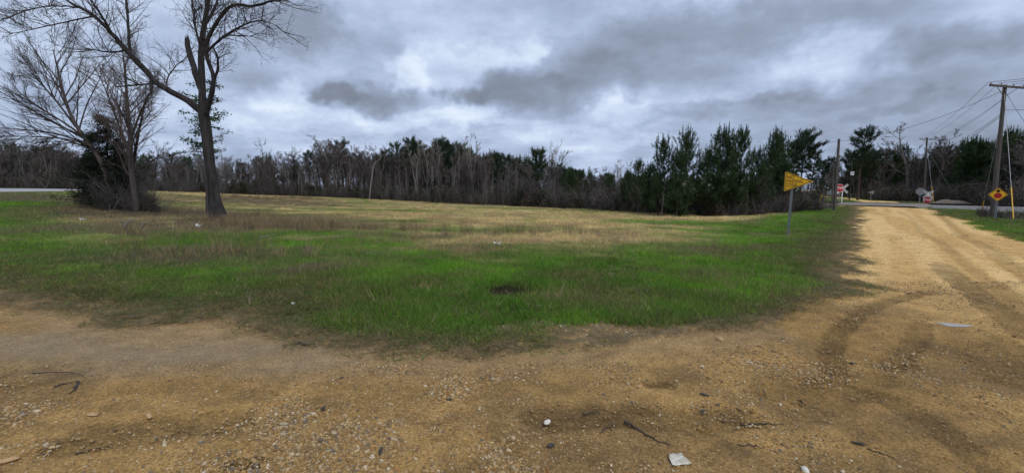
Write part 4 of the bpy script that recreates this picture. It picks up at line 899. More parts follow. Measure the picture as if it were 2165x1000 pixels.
    x, y = np.concatenate(X), np.concatenate(Y); n = len(x); s = rng.uniform(.6, 1.2, n); c = np.array([0.27, 0.218, 0.145])[None] * rng.uniform(.55, 1.3, n)[:, None]
    scatter('broom_sedge', np.stack([x, y, zground(x, y)], 1), np.stack([rng.normal(0, .1, n), rng.normal(0, .1, n), rng.uniform(0, 6.28, n)], 1), np.stack([s, s, s * rng.uniform(.6, 1.25, n)], 1), np.where(np.arange(n) < nt, rng.integers(0, 3, n), rng.integers(3, 5, n)), c * np.where(np.arange(n) < nt, 1, 1.25)[:, None], [grass_proto('sedge_tuft', 230 + i, 36, .16, .52, .0045, .22, .25) for i in range(3)] + [grass_proto('dead_stalks', 240 + i, 6, .12, .30, .003, .5, .4) for i in range(2)], 'tall russet broom sedge beside the big tree and on the far rise', 'grass')
build_grass()

def pebble_mesh(seed):
    rng = np.random.default_rng(seed); ph = (1 + 5 ** .5) / 2
    V = unit(np.array([[-1, ph, 0], [1, ph, 0], [-1, -ph, 0], [1, -ph, 0], [0, -1, ph], [0, 1, ph], [0, -1, -ph], [0, 1, -ph], [ph, 0, -1], [ph, 0, 1], [-ph, 0, -1], [-ph, 0, 1]], float))
    Fc = [(0, 11, 5), (0, 5, 1), (0, 1, 7), (0, 7, 10), (0, 10, 11), (1, 5, 9), (5, 11, 4), (11, 10, 2), (10, 7, 6), (7, 1, 8), (3, 9, 4), (3, 4, 2), (3, 2, 6), (3, 6, 8), (3, 8, 9), (4, 9, 5), (2, 4, 11), (6, 2, 10), (8, 6, 7), (9, 8, 1)]
    V = list(V); mid = {}; out = []
    def m(a, b):
        k = (min(a, b), max(a, b))
        if k not in mid: mid[k] = len(V); V.append(unit(V[a] + V[b]))
        return mid[k]
    for a, b, c in Fc: ab, bc, ca = m(a, b), m(b, c), m(c, a); out += [(a, ab, ca), (b, bc, ab), (c, ca, bc), (ab, bc, ca)]
    V = np.array(V); ax = unit(rng.normal(0, 1, (5, 3))); k = 1 + sum(0.16 * np.maximum(V @ a, 0) ** 2 * rng.uniform(-1, 1) for a in ax)
    return V * k[:, None] * np.array([1, rng.uniform(.6, .85), rng.uniform(.4, .62)]), np.array(out)

GRAVEL = [(flat(900, 850), 1.1, 0.9, 1.0), (flat(700, 880), .8, .6, .9), (flat(1050, 960), .7, .35, 1.0), (flat(700, 980), .9, .35, .9), (flat(100, 870), 1.1, .5, .6), (flat(300, 960), 1.3, .45, .6), (flat(1640, 760), 1.4, .7, .55), (flat(1850, 760), 1.2, .6, .6), (flat(900, 770), 1.0, .15, .6), (flat(1250, 780), 1.4, .5, .35), (flat(1130, 700), 1.5, .4, .7), (flat(1270, 700), 1.4, .45, .9), (flat(1720, 660), 1.0, 1.0, .6), (flat(1900, 600), 2, 2, .35), (flat(900, 990), 1.6, .5, .8)]
def build_gravel():
    rng = np.random.default_rng(71); X, Y = [], []
    for n, y0, y1 in ((100000, 2.1, 4.2), (90000, 4.2, 8.0), (30000, 8, 18)):
        x, y = rnd_area(rng, n, y0, y1); X.append(x); Y.append(y)
    x, y = np.concatenate(X), np.concatenate(Y); d = is_dirt(x, y); e = polydist(EDGE, x, y); pit = ell(x, y, g2(1270, 700), 1.5, .42, 12, .5)
    den = np.full(len(x), .19)
    for c, rx, ry, w in GRAVEL: den = np.maximum(den, w * ell(x, y, c, rx, ry, 21, .9))
    den *= .35 + 1.3 * sstep(.38, .62, fbm(x * 2.2, y * 2.2, 91, 3)); wet = np.zeros(len(x))
    for q, rx, ry in WETSAND: wet = np.maximum(wet, ell(x, y, q, rx, ry, 14, .9))
    den *= (1 - .9 * wet) * (.25 + .75 * sstep(.1, .5, e) + .6 * (roadalong(x, y) > 8)); pc = flat(2018, 686); keep = (d | (pit > .3) | ((e < .35) & (x > -1))) & (np.hypot((x - pc[0]) / .24, (y - pc[1]) / .16) > 1) & (rng.random(len(x)) < den)
    x, y, den = x[keep], y[keep], den[keep]; n = len(x); s = np.exp(rng.normal(math.log(.0062), .42, n)) * (.8 + .45 * den.clip(0, 1)); s = np.minimum(s, .024) * (1 + .35 * sstep(5, 14, y))
    pal = np.array([(.38, .25, .11), (.48, .325, .15), (.30, .175, .068), (.50, .385, .23), (.42, .25, .09), (.22, .15, .08), (.18, .16, .135), (.60, .50, .35), (.36, .18, .055)]); c = pal[rng.choice(9, n, p=[.2, .16, .14, .12, .13, .11, .05, .05, .04])] * rng.uniform(.7, 1.15, n)[:, None]
    protos = [npmesh('pebble_kind', *(lambda q: (q[0], [q[1]]))(pebble_mesh(300 + i)), M['pebble'], smooth=True) for i in range(6)]
    f1 = fbm(x * 0.7, y * 0.7, 60, 4); f2 = fbm(x * 3, y * 3, 64, 4); z = terrain(x, y) + .02 * (f1 - .5) + .012 * (f2 - .5) + s * .16
    z = np.where(is_dirt(x, y), z, zground(x, y) + s * .2)
    scatter('gravel', np.stack([x, y, z], 1), np.stack([rng.normal(0, .25, n), rng.normal(0, .25, n), rng.uniform(0, 6.28, n)], 1), np.stack([s, s, s], 1), rng.integers(0, 6, n), c, protos, 'loose tan and orange pebbles strewn over the dirt', 'gravel')
build_gravel()

def brush_proto(name, seed, H, n, leaf, tone):
    """leafless thicket: many thin stems with side twigs and a few clinging leaves"""
    rng = np.random.default_rng(seed); brs = []
    for _ in range(n):
        a = rng.uniform(0, 6.283); p = np.array([math.cos(a), math.sin(a), 0]) * rng.uniform(0, .9); L = H * rng.uniform(.45, 1.05); Q = walk(rng, p, (rng.normal(0, .25), rng.normal(0, .25), 1), L, 5, .12); R = np.linspace(.013, .006, 5); brs.append((Q, R, 3, 0)); sprout(rng, brs, Q, R, 1, [None, (7, .15, 1, .7, .38, 4, .18, .03, 3)])
    tw = tubes_mesh(name, [(a, b, c) for a, b, c, l in brs], M['twig_dark'] if tone else M['twig_grey']); return tw
def leafy_proto(name, seed, H, Wd, n, size):
    rng = np.random.default_rng(seed); q = rng.random(n) ** .8; a = rng.uniform(0, 6.283, n); r = Wd * np.sqrt(rng.random(n)) * (1 - q * .75) * (1 + .3 * np.sin(a * 3 + seed)); C = np.stack([r * np.cos(a), r * np.sin(a), q * H], 1) + rng.normal(0, .08, (n, 3)); d = unit(rng.normal(0, 1, (n, 3))); s = size * rng.uniform(.6, 1.4, n)
    return cards_mesh(name, C, d * s[:, None], unit(cross(d, rng.normal(0, 1, (n, 3)))) * (s * .28)[:, None], rng.uniform(.5, 1.5, n), M['brush'])

def build_undergrowth():
    rng = np.random.default_rng(81); P, S, I, T = [], [], [], []
    protos = [brush_proto('thicket', 400 + i, 2.6, 16, 0, i % 2) for i in range(3)] + [leafy_proto('leafy_thicket', 410 + i, 2.2, 1.1, 420, .16) for i in range(2)]
    def put(x, y, s, k, t): P.append((x, y)); S.append(s); I.append(k); T.append(t)
    def band(n, x0, x1, dep, back, smin, smax, leafy):
        for _ in range(n):
            px = rng.uniform(x0, x1); D = dep(px) + rng.random() ** 1.3 * back; q = at(px, 430, D); s = rng.uniform(smin, smax)
            if rng.random() < leafy: put(q[0], q[1], s * .9, 3 + rng.integers(0, 2), np.array([.050, .058, .028]) * rng.uniform(.6, 1.3) if rng.random() < .38 else np.array([.11, .086, .066]) * rng.uniform(.6, 1.2))
            else: put(q[0], q[1], s, rng.integers(0, 3), (.1, .1, .1))
    band(1500, -260, 1400, lambda q: prof(DEP, q) - 2, 11, .8, 1.6, .42)
    band(400, 1270, 1735, lambda q: prof(DEP, q) - 1.5, 7, .45, .95, .30)
    band(700, 1740, 2420, lambda q: float(np.interp(q, [1725, 1850, 2000, 2165, 2420], [86, 76, 66, 48, 40])), 12, .7, 1.5, .45)
    band(26, 1712, 1760, lambda q: 41, 3, .3, .5, .3); band(40, 2070, 2165, lambda q: 27.5, 3, .22, .42, .3)
    band(46, 170, 330, lambda q: 30, 4, .3, .8, .5); band(16, 225, 312, lambda q: 30.5, 2.5, .5, 1.5, .0)
    P = np.array(P); n = len(P); z = terrain(P[:, 0], P[:, 1]); S = np.array(S)
    ok = (polydist([trackpt(-90), trackpt(190)], P[:, 0], P[:, 1]) > 4.6) & (polydist(FAR_ROAD, P[:, 0], P[:, 1]) > 4.0) & (~is_dirt(P[:, 0], P[:, 1]))
    R = np.stack([rng.normal(0, .05, n), rng.normal(0, .05, n), rng.uniform(0, 6.28, n)], 1); I = np.array(I); T = np.array(T)
    scatter('undergrowth', np.stack([P[:, 0], P[:, 1], z - .05], 1)[ok], R[ok], np.stack([S * 1.15, S * 1.15, S * rng.uniform(.8, 1.2, n)], 1)[ok], I[ok], T[ok], protos, 'tangled dark thicket along the foot of the tree line', 'undergrowth')
build_undergrowth()

def build_woods():
    rng = np.random.default_rng(91); kinds = ['bare0', 'bare1', 'bare3', 'bare4', 'tallpine0', 'tallpine1', 'pine1']; protos = []
    for k in kinds:
        a, b = PB[k][0]; o1 = [bpy.data.meshes.new('tmp')]
        va = np.empty(len(a.vertices) * 3, np.float32); a.vertices.foreach_get('co', va); vb = np.empty(len(b.vertices) * 3, np.float32); b.vertices.foreach_get('co', vb)
        def fs(me):
            l = np.empty(len(me.loops), np.int32); me.loops.foreach_get('vertex_index', l); t = len(me.polygons[0].vertices); return l.reshape(-1, t)
        fa, fb = fs(a), fs(b); V = np.concatenate([va.reshape(-1, 3), vb.reshape(-1, 3)]); m = npmesh('wood_' + k, V, [fa, fb + len(a.vertices)], a.materials[0]); m.materials.append(b.materials[0])
        mi = np.concatenate([np.zeros(len(fa), np.int32), np.ones(len(fb), np.int32)]); m.polygons.foreach_set('material_index', mi)
        if 'bv' in b.attributes:
            c = np.empty(len(b.vertices) * 4, np.float32); b.attributes['bv'].data.foreach_get('color', c); at_ = m.attributes.new('bv', 'FLOAT_COLOR', 'POINT'); at_.data.foreach_set('color', np.concatenate([np.ones(len(a.vertices) * 4, np.float32), c]))
        protos.append(m)
    P, S, I = [], [], []
    def band(n, x0, x1, dep, d0, d1, top, pine, h0=None):
        for _ in range(n):
            px = rng.uniform(x0, x1); D = dep(px) + rng.uniform(d0, d1); q = at(px, 430, D); z = tz(q[0], q[1]); H = max(3, at(px, top(px) + rng.uniform(6, 46), D)[2] - z); k = rng.integers(4, 7) if rng.random() < pine(px) else rng.integers(0, 4); P.append((q[0], q[1], z - .1)); S.append(H / PB[kinds[k]][1]); I.append(k)
    band(520, -300, 800, lambda q: prof(DEP, q), 8, 34, lambda q: prof(TOP, q), lambda q: .08)
    band(420, 790, 1200, lambda q: prof(DEP, q) + 8, 8, 36, lambda q: prof(TOP, q), lambda q: .26)
    band(120, 1180, 1400, lambda q: 115, 4, 40, lambda q: prof(TOP, q) + 6, lambda q: .6)
    band(110, 1400, 1740, lambda q: 122, 4, 40, lambda q: 362, lambda q: .6)
    band(330, 1730, 2450, lambda q: float(np.interp(q, [1725, 1850, 2000, 2165, 2420], [98, 90, 80, 60, 50])), 4, 32, lambda q: float(np.interp(q, [1725, 1800, 1900, 2000, 2100, 2165, 2420], [345, 335, 325, 325, 310, 292, 280])), lambda q: .5)
    P, S, I = np.array(P), np.array(S), np.array(I); n = len(P); ok = (polydist([trackpt(-90), trackpt(190)], P[:, 0], P[:, 1]) > 5.5) & (polydist(FAR_ROAD, P[:, 0], P[:, 1]) > 4.5)
    scatter('woods', P[ok], np.stack([0 * S, 0 * S, rng.uniform(0, 6.28, n)], 1)[ok], np.stack([S * 1.15, S * 1.15, S], 1)[ok], I[ok], np.ones((ok.sum(), 3)), protos, 'deep mass of bare trees and pines behind the wood edge', 'woods')
build_woods()

# ------------------------------------------------------------------ signs, poles, wires
RZ = -math.radians(37.7)
def octagon(r): return [(r * math.cos(math.radians(22.5 + 45 * i)), r * math.sin(math.radians(22.5 + 45 * i))) for i in range(8)]
def text(s, size, material, parent, x, y, z, bold=0.02, align='CENTER', roty=0.0, name='lettering', sx=1.0):
    c = bpy.data.curves.new(name, 'FONT'); c.body = s; c.size = size; c.align_x = align; c.align_y = 'CENTER'; c.offset = bold * size; c.extrude = 0.0008; c.resolution_u = 3; c.materials.append(material)
    tmp = bpy.data.objects.new('tmp', c); me = bpy.data.meshes.new_from_object(tmp); bpy.data.objects.remove(tmp); me.name = name
    o = bpy.data.objects.new(name, me); COL.objects.link(o); o.parent = parent; o.location = (x, y, z); o.rotation_euler = (math.pi / 2, roty, 0); o.scale = (sx, 1, 1); return o
def channel_post(h, parent, y=0.03, material='galv', w=0.06, z0=-0.4):
    m = MB(); m.prism([(-w / 2 - .012, 0), (-w / 2, 0), (-w / 2 + .012, .03), (w / 2 - .012, .03), (w / 2, 0), (w / 2 + .012, 0), (w / 2 + .012, .004), (w / 2 + .003, .004), (w / 2 - .009, .034), (-w / 2 + .009, .034), (-w / 2 - .003, .004), (-w / 2 - .012, .004)], z0, h)
    m.v = [np.stack([v[:, 0], v[:, 2] + y, v[:, 1]], 1) for v in m.v]; return m.build('post', M[material], parent)
def rounded(poly, r, k=4):
    out = []; n = len(poly)
    for i in range(n):
        p0, p, p1 = (np.array(poly[j % n], float) for j in (i - 1, i, i + 1)); a, b = unit(p0 - p), unit(p1 - p); 
        for t in np.linspace(0, 1, k): out.append(tuple(p + a * r * (1 - t) ** 2 + b * r * t ** 2))
    return out
def inset(poly, d):
    c = np.mean(poly, axis=0); out = []; n = len(poly)
    for i in range(n):
        p0, p, p1 = (np.array(poly[j % n], float) for j in (i - 1, i, i + 1)); e0, e1 = unit(p - p0), unit(p1 - p); n0, n1 = np.array([-e0[1], e0[0]]), np.array([-e1[1], e1[0]]); b = unit(n0 + n1); out.append(tuple(p + b * d / max(.2, b @ n0)))
    return out
def ring_part(name, poly_o, poly_i, y, material, parent):
    m = MB(); n = len(poly_o); V = [(a, y, b) for a, b in poly_o] + [(a, y, b) for a, b in poly_i]; m.add(V, [(i, (i + 1) % n, n + (i + 1) % n, n + i) for i in range(n)]); return m.build(name, material, parent)

def pennant():
    b = on_ground(1665, 505, 18); t = thing('warning_sign', 'yellow NO PASSING ZONE pennant sign on a leaning steel post in the grass', 'sign', b, (0, math.radians(1.2), RZ))
    top = at(1670, 384, 18)[2] - b[2]; channel_post(top + .25, t)
    H, L = .40, .98; tri = [(-.27, -H), (-.27 + L, 0), (-.27, H)]; o = rounded(tri, .07, 5); m = MB(); m.prism([(x, z + top) for x, z in o], -.004, 0.0); face = m.build('panel', M['yellow'], t)
    a = rounded(inset(tri, .022), .06, 5); c = rounded(inset(tri, .044), .05, 5); ring_part('border', [(x, z + top) for x, z in a], [(x, z + top) for x, z in c], -.0055, M['black'], face)
    text('NO', .19, M['black'], face, -.205, -.0055, top + .165, .008, 'LEFT', sx=.85); text('PASSING', .19, M['black'], face, -.205, -.0055, top + .005, .008, 'LEFT', sx=.76); text('ZONE', .19, M['black'], face, -.205, -.0055, top - .155, .008, 'LEFT', sx=.72)
    m = MB(); [m.tube([(0, -.012, top + s), (0, .07, top + s)], [.012, .012], 6) for s in (-.15, .15)]; m.build('bolts', M['galv'], t)
pennant()

def stop_sign(px, py, Y, D, label, rz, base_py=None, back=False, post='galv', post_y=0.03, name='stop_sign'):
    c = at(px, py, Y); z0 = tz(c[0], c[1]); t = thing(name, label, 'sign', (c[0], c[1], z0), (0, 0, rz)); h = c[2] - z0; r = D / 2 / math.cos(math.radians(22.5)); channel_post(h + D * .3, t, post_y, post, .07)
    m = MB(); m.prism([(x, z + h) for x, z in octagon(r)], -.006, 0); pan = m.build('panel', M['signback'], t)
    m = MB(); m.prism([(x, z + h) for x, z in octagon(r * .995)], -.010, -.007); m.build('face', M['white'], pan); m = MB(); m.prism([(x, z + h) for x, z in octagon(r * .93)], -.013, -.0105); m.build('field', M['red'], pan)
    text('STOP', D * .40, M['white'], pan, 0, -.0145, h, .03); return t

def crossbuck(px, py, Y, label, rz, L=1.22):
    c = at(px, py, Y); z0 = tz(c[0], c[1]); t = thing('crossbuck_sign', label, 'sign', (c[0], c[1], z0), (0, 0, rz)); h = c[2] - z0; m = MB(); m.box((0, .06, h / 2 - .2 + .15), (.09, .09, h + .7)); m.build('post', M['white'], t)
    for k, (a, y, words) in enumerate(((math.radians(45), -.010, ('RAIL', 'ROAD')), (math.radians(-45), .002, ('CROS', 'SING')))):
        R = [[math.cos(a), 0, -math.sin(a)], [0, 1, 0], [math.sin(a), 0, math.cos(a)]]; m = MB(); m.box((0, y, h), (L, .008, .23), R); bl = m.build('blade', M['white'], t)
        for s, w in ((-1, words[0]), (1, words[1])): q = s * L * .30; text(w, .17, M['black'], bl, math.cos(a) * q, y - .006, h + math.sin(a) * q, .03, roty=-a)
    return t
stop_sign(1776, 398, 50, .86, 'red STOP sign left of the road at the rail crossing', RZ + .55)
crossbuck(1782, 399, 53, 'white crossbuck half hidden behind the left STOP sign', RZ + .35, 1.35)
crossbuck(1963, 411, 56, 'white crossbuck above the small STOP sign beyond the rails', RZ - .05, 1.22)
stop_sign(1961, 423, 55.6, .82, 'red STOP sign under the right-hand crossbuck', RZ - .05, post='white')
stop_sign(1946, 405, 58, .90, 'grey back of an octagonal sign beside the right crossbuck', RZ + math.pi - .25, name='sign_back', post_y=-.07 + .03)
def small_sign(px, py, Y, label, poly, material, rz, name='road_sign', cat='sign'):
    c = at(px, py, Y); z0 = tz(c[0], c[1]); t = thing(name, label, cat, (c[0], c[1], z0), (0, 0, rz)); h = c[2] - z0; channel_post(h + .1, t, -.045 if material == 'signback' else .03); m = MB(); m.prism([(x, z + h) for x, z in poly], -.005, 0); m.build('panel', M[material], t); return t
circ = lambda r: [(r * math.cos(i * .3927), r * math.sin(i * .3927)) for i in range(16)]
small_sign(1754, 408.5, 72, 'round pale sign back beyond the crossing, left of the poles', circ(.38), 'signback', RZ + .3)
small_sign(1765, 408.5, 70, 'white arrow-ended sign half hidden behind the pole', [(-.4, -.24), (.25, -.24), (.5, 0), (.25, .24), (-.4, .24)], 'white', RZ + .4)
small_sign(1842, 407.5, 75, 'grey back of a pennant sign beyond the crossing', [(-.55, .05), (.35, -.28), (.38, .35)], 'signback', RZ)
small_sign(1962, 433, 55.3, 'small blue notice plate low on the right STOP post', [(-.2, -.12), (.2, -.12), (.2, .12), (-.2, .12)], 'blue', RZ)

def stop_ahead():
    c = at(2110, 411.5, 26); z0 = tz(c[0], c[1]); t = thing('warning_sign', 'yellow diamond stop-ahead sign with red octagon in front of the big pole', 'sign', (c[0], c[1], z0), (0, 0, RZ - .06)); h = c[2] - z0; channel_post(h + .3, t)
    s = .40; dia = [(0, -s), (s, 0), (0, s), (-s, 0)]; o = rounded(dia, .05); m = MB(); m.prism([(x, z + h) for x, z in o], -.004, 0); f = m.build('panel', M['yellow'], t)
    a, b = rounded(inset(dia, .018), .045), rounded(inset(dia, .034), .04); ring_part('border', [(x, z + h) for x, z in a], [(x, z + h) for x, z in b], -.0055, M['black'], f)
    m = MB(); m.prism([(x, z + h - .06) for x, z in octagon(.165)], -.008, -.0055); m.build('red_octagon', M['red'], f); m = MB(); m.prism([(-.05, h + .12), (.05, h + .12), (.05, h + .18), (.12, h + .18), (0, h + .30), (-.12, h + .18), (-.05, h + .18)], -.008, -.0055); m.build('arrow', M['black'], f)
stop_ahead()

def wire_pts(a, b, sag, k=14):
    t = np.linspace(0, 1, k); P = np.array(a)[None] * (1 - t)[:, None] + np.array(b)[None] * t[:, None]; P[:, 2] -= sag * 4 * t * (1 - t); return P
POLE_TOPS = {}
def pole(key, px_b, py_b, px_t, py_t, Y, r, label, arm=None, guys=(), name='utility_pole'):
    b = at(px_b, py_b, Y); b[2] = tz(b[0], b[1]); tp = at(px_t, py_t, Y); t = thing(name, label, 'utility pole', b); d = tp - b; P = np.array([d * k for k in (-.05, .0, .25, .5, .75, 1.0)]); R = np.interp([0, .05, .25, .5, .75, 1], [0, 1], [r, r * .68])
    m = MB(); m.tube(P, R, 12); m.build('pole', M['pole'], t, smooth=False); POLE_TOPS[key] = (b, d)
    if arm:
        f, half, ang = arm; c = d * f; u = np.array([math.cos(ang), math.sin(ang), 0]); Rm = np.array([[u[0], -u[1], 0], [u[1], u[0], 0], [0, 0, 1]]); m = MB(); m.box(c + np.array([u[1], -u[0], 0]) * r * .9, (half * 2, .09, .11), Rm); a = m.build('crossarm', M['pole'], t); POLE_TOPS[key] = (b, d, [b + c + u * s * half + np.array([0, 0, .2]) for s in (-.95, -.35, .35, .95)])
        for s in (-.95, -.35, .35, .95):
            m = MB(); q = c + u * s * half + np.array([u[1], -u[0], 0]) * r * .9; m.tube([q + np.array([0, 0, z]) for z in (.05, .08, .10, .13, .15, .20)], [.02, .05, .035, .055, .035, .02], 8); m.build('insulator', M['ceramic'], a)
        m = MB(); [m.tube([c + u * s * half * .6 + np.array([u[1], -u[0], 0]) * r * .9 - np.array([0, 0, .05]), d * (f - .07)], [.02, .02], 5) for s in (-1, 1)]; m.build('brace', M['galv'], t)
    for f, gx, gy, gY, mk in guys:
        e = at(gx, gy, gY); e[2] = tz(e[0], e[1]); P = np.array([d * f, e - b]); m = MB(); m.tube(P, [.014, .014], 5); g = m.build('guy_wire', M['galv'], t)
        if mk: q = P[1] + (P[0] - P[1]) * np.array(mk)[:, None]; m = MB(); m.tube(q, [.03, .03], 6); m.build('guy_marker', M['yellowpl'], g)
    return t
pole('big', 2097, 468, 2125, 180, 28, .135, 'tall weathered pole with crossarm leaning over the stop-ahead sign', arm=(.985, 1.5, .25), guys=[(.95, 2142, 476, 24.5, (0, .24)), (.80, 2074, 446, 31, (.0, .18))])
pole('mid', 1764, 441, 1774, 294, 40, .14, 'bare wooden pole left of the road just before the crossing', guys=[(.92, 1727, 444, 42, (0, .26))])
pole('thin', 1759, 432, 1763, 345, 58, .11, 'thinner pole behind the one left of the crossing')
pole('far', 1953, 430, 1960, 291, 66, .15, 'far pole with short crossarm among the bare trees beyond the rails', arm=(.97, 1.3, .1), guys=[(.9, 1974, 433, 62, (0, .28)), (.85, 2027, 429, 64, (0, .12))])
wt = thing('power_line', 'overhead wires strung between the leaning pole and the farther poles', 'wires', POLE_TOPS['big'][0])
def wire(a, b, sag, r=.012):
    P = wire_pts(a, b, sag) - POLE_TOPS['big'][0]; m = MB(); m.tube(P, np.full(len(P), r), 4); m.build('wire', M['cable'], wt)
bb, bd, bi = POLE_TOPS['big']; fb, fd, fi = POLE_TOPS['far']; mb, md_ = POLE_TOPS['mid']
for i in (0, 1, 3): wire(bi[i], fi[min(i, 3)], .5)
wire(bb + bd * .90, fb + fd * .90, .5); wire(bb + bd * .80, fb + fd * .78, .7, .018); wire(bb + bd * .785, fb + fd * .76, .8, .018)
wire(bb + bd * .965, mb + md_ * .97, .6)
for i in range(4): wire(bi[i], bi[i] + np.array([16, -20, .6]), .5)
wire(bb + bd * .82, bb + bd * .82 + np.array([14, -9, .4]), .4); wire(bb + bd * .96, at(2250, 380, 22), .1)
wire(mb + md_ * .97, at(1600, 300, 95), .5)
def meter_box():
    c = at(1800, 367, 70); z0 = tz(c[0], c[1]); t = thing('meter_post', 'dark post with small white box beyond the crossing', 'post', (c[0], c[1], z0)); h = c[2] - z0; m = MB(); m.tube([(0, 0, -.3), (0, 0, h + 1.2)], [.10, .08], 8); m.build('post', M['tie'], t); m = MB(); m.box((0, -.18, h), (.42, .22, .55)); bx_ = m.build('box', M['white'], t); m = MB(); m.box((0, -.31, h + .05), (.2, .04, .2)); m.build('cover', M['galv'], bx_)
meter_box()

# ------------------------------------------------------------------ home and car glimpsed through the pines
def home():
    c = at(1490, 415, 104); z0 = max(tz(c[0], c[1]), 0.2); t = thing('mobile_home', 'long cream mobile home glimpsed through the pine row', 'house', (c[0], c[1], z0), (0, 0, -.12)); L, Wd, H = 19.0, 4.4, 2.7
    m = MB(); m.box((0, 0, H / 2 + .3), (L, Wd, H)); m.build('wall', M['siding'], t); m = MB(); m.prism([(-Wd / 2 - .25, H + .3), (Wd / 2 + .25, H + .3), (0, H + 1.05)], -L / 2 - .3, L / 2 + .3); m.v = [np.stack([v[:, 1], v[:, 0], v[:, 2]], 1) for v in m.v]; m.build('roof', M['roofmetal'], t)
    for x in (-7.6, -4.6, 1.8, 4.6, 7.6):
        m = MB(); m.box((x, -Wd / 2 - .03, 1.85), (1.1, .06, 1.1)); w = m.build('window', M['white'], t); m = MB(); m.box((x, -Wd / 2 - .065, 1.85), (.94, .02, .94)); m.build('pane', M['glass'], w)
    m = MB(); m.box((-1.4, -Wd / 2 - .03, 1.3), (.95, .06, 2.0)); d = m.build('door', M['white'], t); m = MB(); m.box((-1.05, -Wd / 2 - .08, 1.25), (.05, .05, .12)); m.build('handle', M['galv'], d); m = MB(); m.box((-1.4, -Wd / 2 - .6, .15), (1.6, 1.1, .3)); m.build('step', M['tie'], t); m = MB(); m.box((0, 0, .15), (L - .1, Wd - .1, .3)); m.build('skirting', M['roofmetal'], t)
home()
def car():
    c = at(1321, 418, 112); z0 = tz(c[0], c[1]) + .25; t = thing('parked_car', 'red car with pale windscreen parked beyond the railway', 'car', (c[0], c[1], z0), (0, 0, 1.25))
    side_ = [(-2.2, .35), (2.2, .35), (2.25, .7), (2.1, .95), (1.1, 1.05), (-1.9, 1.08), (-2.2, .95)]; m = MB(); m.prism(side_, -.88, .88); m.build('body', M['carred'], t); cab = [(-1.75, 1.08), (1.0, 1.05), (.35, 1.55), (-1.25, 1.58)]; m = MB(); m.prism(cab, -.74, .74); cb = m.build('cabin', M['glass'], t); m = MB(); m.prism([(.38, 1.54), (-1.28, 1.57), (-1.25, 1.62), (.33, 1.59)], -.72, .72); m.build('roof', M['white'], cb)
    for x in (-1.4, 1.4):
        for y in (-.86, .86):
            m = MB(); m.tube([(x, y - .1, .33), (x, y + .1, .33)], [.33, .33], 14); w = m.build('wheel', M['tyre'], t); m = MB(); m.tube([(x, y - .11, .33), (x, y + .11, .33)], [.19, .19], 10); m.build('rim', M['galv'], w)
    for y in (-.6, .6): m = MB(); m.box((2.2, y, .75), (.08, .36, .16)); m.build('headlight', M['ceramic'], t)
car()

# ------------------------------------------------------------------ small things on the ground
def gz(x, y):
    xa, ya = np.array([x]), np.array([y]); f1 = fbm(xa * .7, ya * .7, 60, 4); f2 = fbm(xa * 3, ya * 3, 64, 4); return float((terrain(xa, ya) + .02 * (f1 - .5) + .012 * (f2 - .5))[0]) if is_dirt(xa, ya)[0] else float(zground(xa, ya)[0])
def stone(px, py, size, m, label, seed, sc=(1, 1, 1), cat='stone', name='stone'):
    p = flat(px, py); V, Fc = pebble_mesh(seed); o = obj(name, npmesh(name, V * size * (.7 if m == 'darkstone' else 1) * np.array(sc), [Fc], M[m], smooth=True), None, (p[0], p[1], gz(*p) + size * .25), (.1, .1, seed)); return tag(o, label, cat)
stone(1157, 894, .031, 'whitestone', 'white quartz stone on the brown gravel in the foreground', 601)
stone(1523, 721, .045, 'tanstone', 'tan stone at the edge of the grass', 602); stone(1352, 819, .022, 'tanstone', 'small yellow stone beside the sooty smudge', 603); stone(1165, 945, .05, 'darkstone', 'grey flat stone in the dense gravel at the bottom', 604, (1, .7, .5))
stone(683, 866, .04, 'darkstone', 'black chunk lying at the left rim of the pebble patch', 605, (1.3, .7, .6)); stone(950, 846, .03, 'darkstone', 'small black chunk amid the pebble patch', 606, (1.3, .8, .5)); stone(722, 800, .028, 'darkstone', 'black chunk at the tip of the pebble patch', 607, (1.3, .8, .5))
stone(805, 956, .04, 'darkstone', 'flat dark chip near the bottom edge of the gravel', 608, (1.4, .7, .4)); stone(1490, 837, .04, 'darkstone', 'blue-grey chip right of the sooty smudge', 609, (1.4, .8, .3)); stone(1485, 872, .035, 'darkstone', 'dark chip below the blue-grey chip', 610, (1.1, .8, .5)); stone(1800, 769, .035, 'darkstone', 'dark chip between the curved tyre marks', 611, (1.2, .8, .5)); stone(1815, 939, .05, 'darkstone', 'blue-black chip at the lower right of the dirt', 612, (1.4, .7, .3))
stone(15, 978, .05, 'tanstone', 'pale flat stone in the lower left corner', 613, (1.2, .8, .5)); stone(1703, 998, .032, 'whitestone', 'white stone cut off by the bottom edge', 614); stone(315, 882, .035, 'tanstone', 'pale pebble in the left gravel', 615, (1.3, .8, .5))
def stick(pts, r, label, m='stick', wob=.006, name='stick', lift=0.15, forks=()):
    rng = np.random.default_rng(abs(hash(label)) % 1000 if False else len(label) * 7 + int(pts[0][0])); P = np.array([[*flat(*q), 0] for q in pts]); P[:, 2] = [gz(a, b) for a, b, _ in P]; P, R = resample(P, np.linspace(r, r * .45, len(P)), max(8, len(P) * 4)); P = P + rng.normal(0, wob, P.shape) * np.array([1, 1, .3]); P[:, 2] += r * lift
    b = P[0].copy(); brs = [(P - b, R, 6)]
    for f, ang, L in forks: p, d = along(P - b, f); a = math.atan2(d[1], d[0]) + ang; brs.append((walk(rng, p, (math.cos(a), math.sin(a), .05), L, 5, .15), np.linspace(r * .5, r * .2, 5), 5))
    o = obj(name, tubes_mesh(name, brs, M[m]), None, b); return tag(o, label, 'stick')
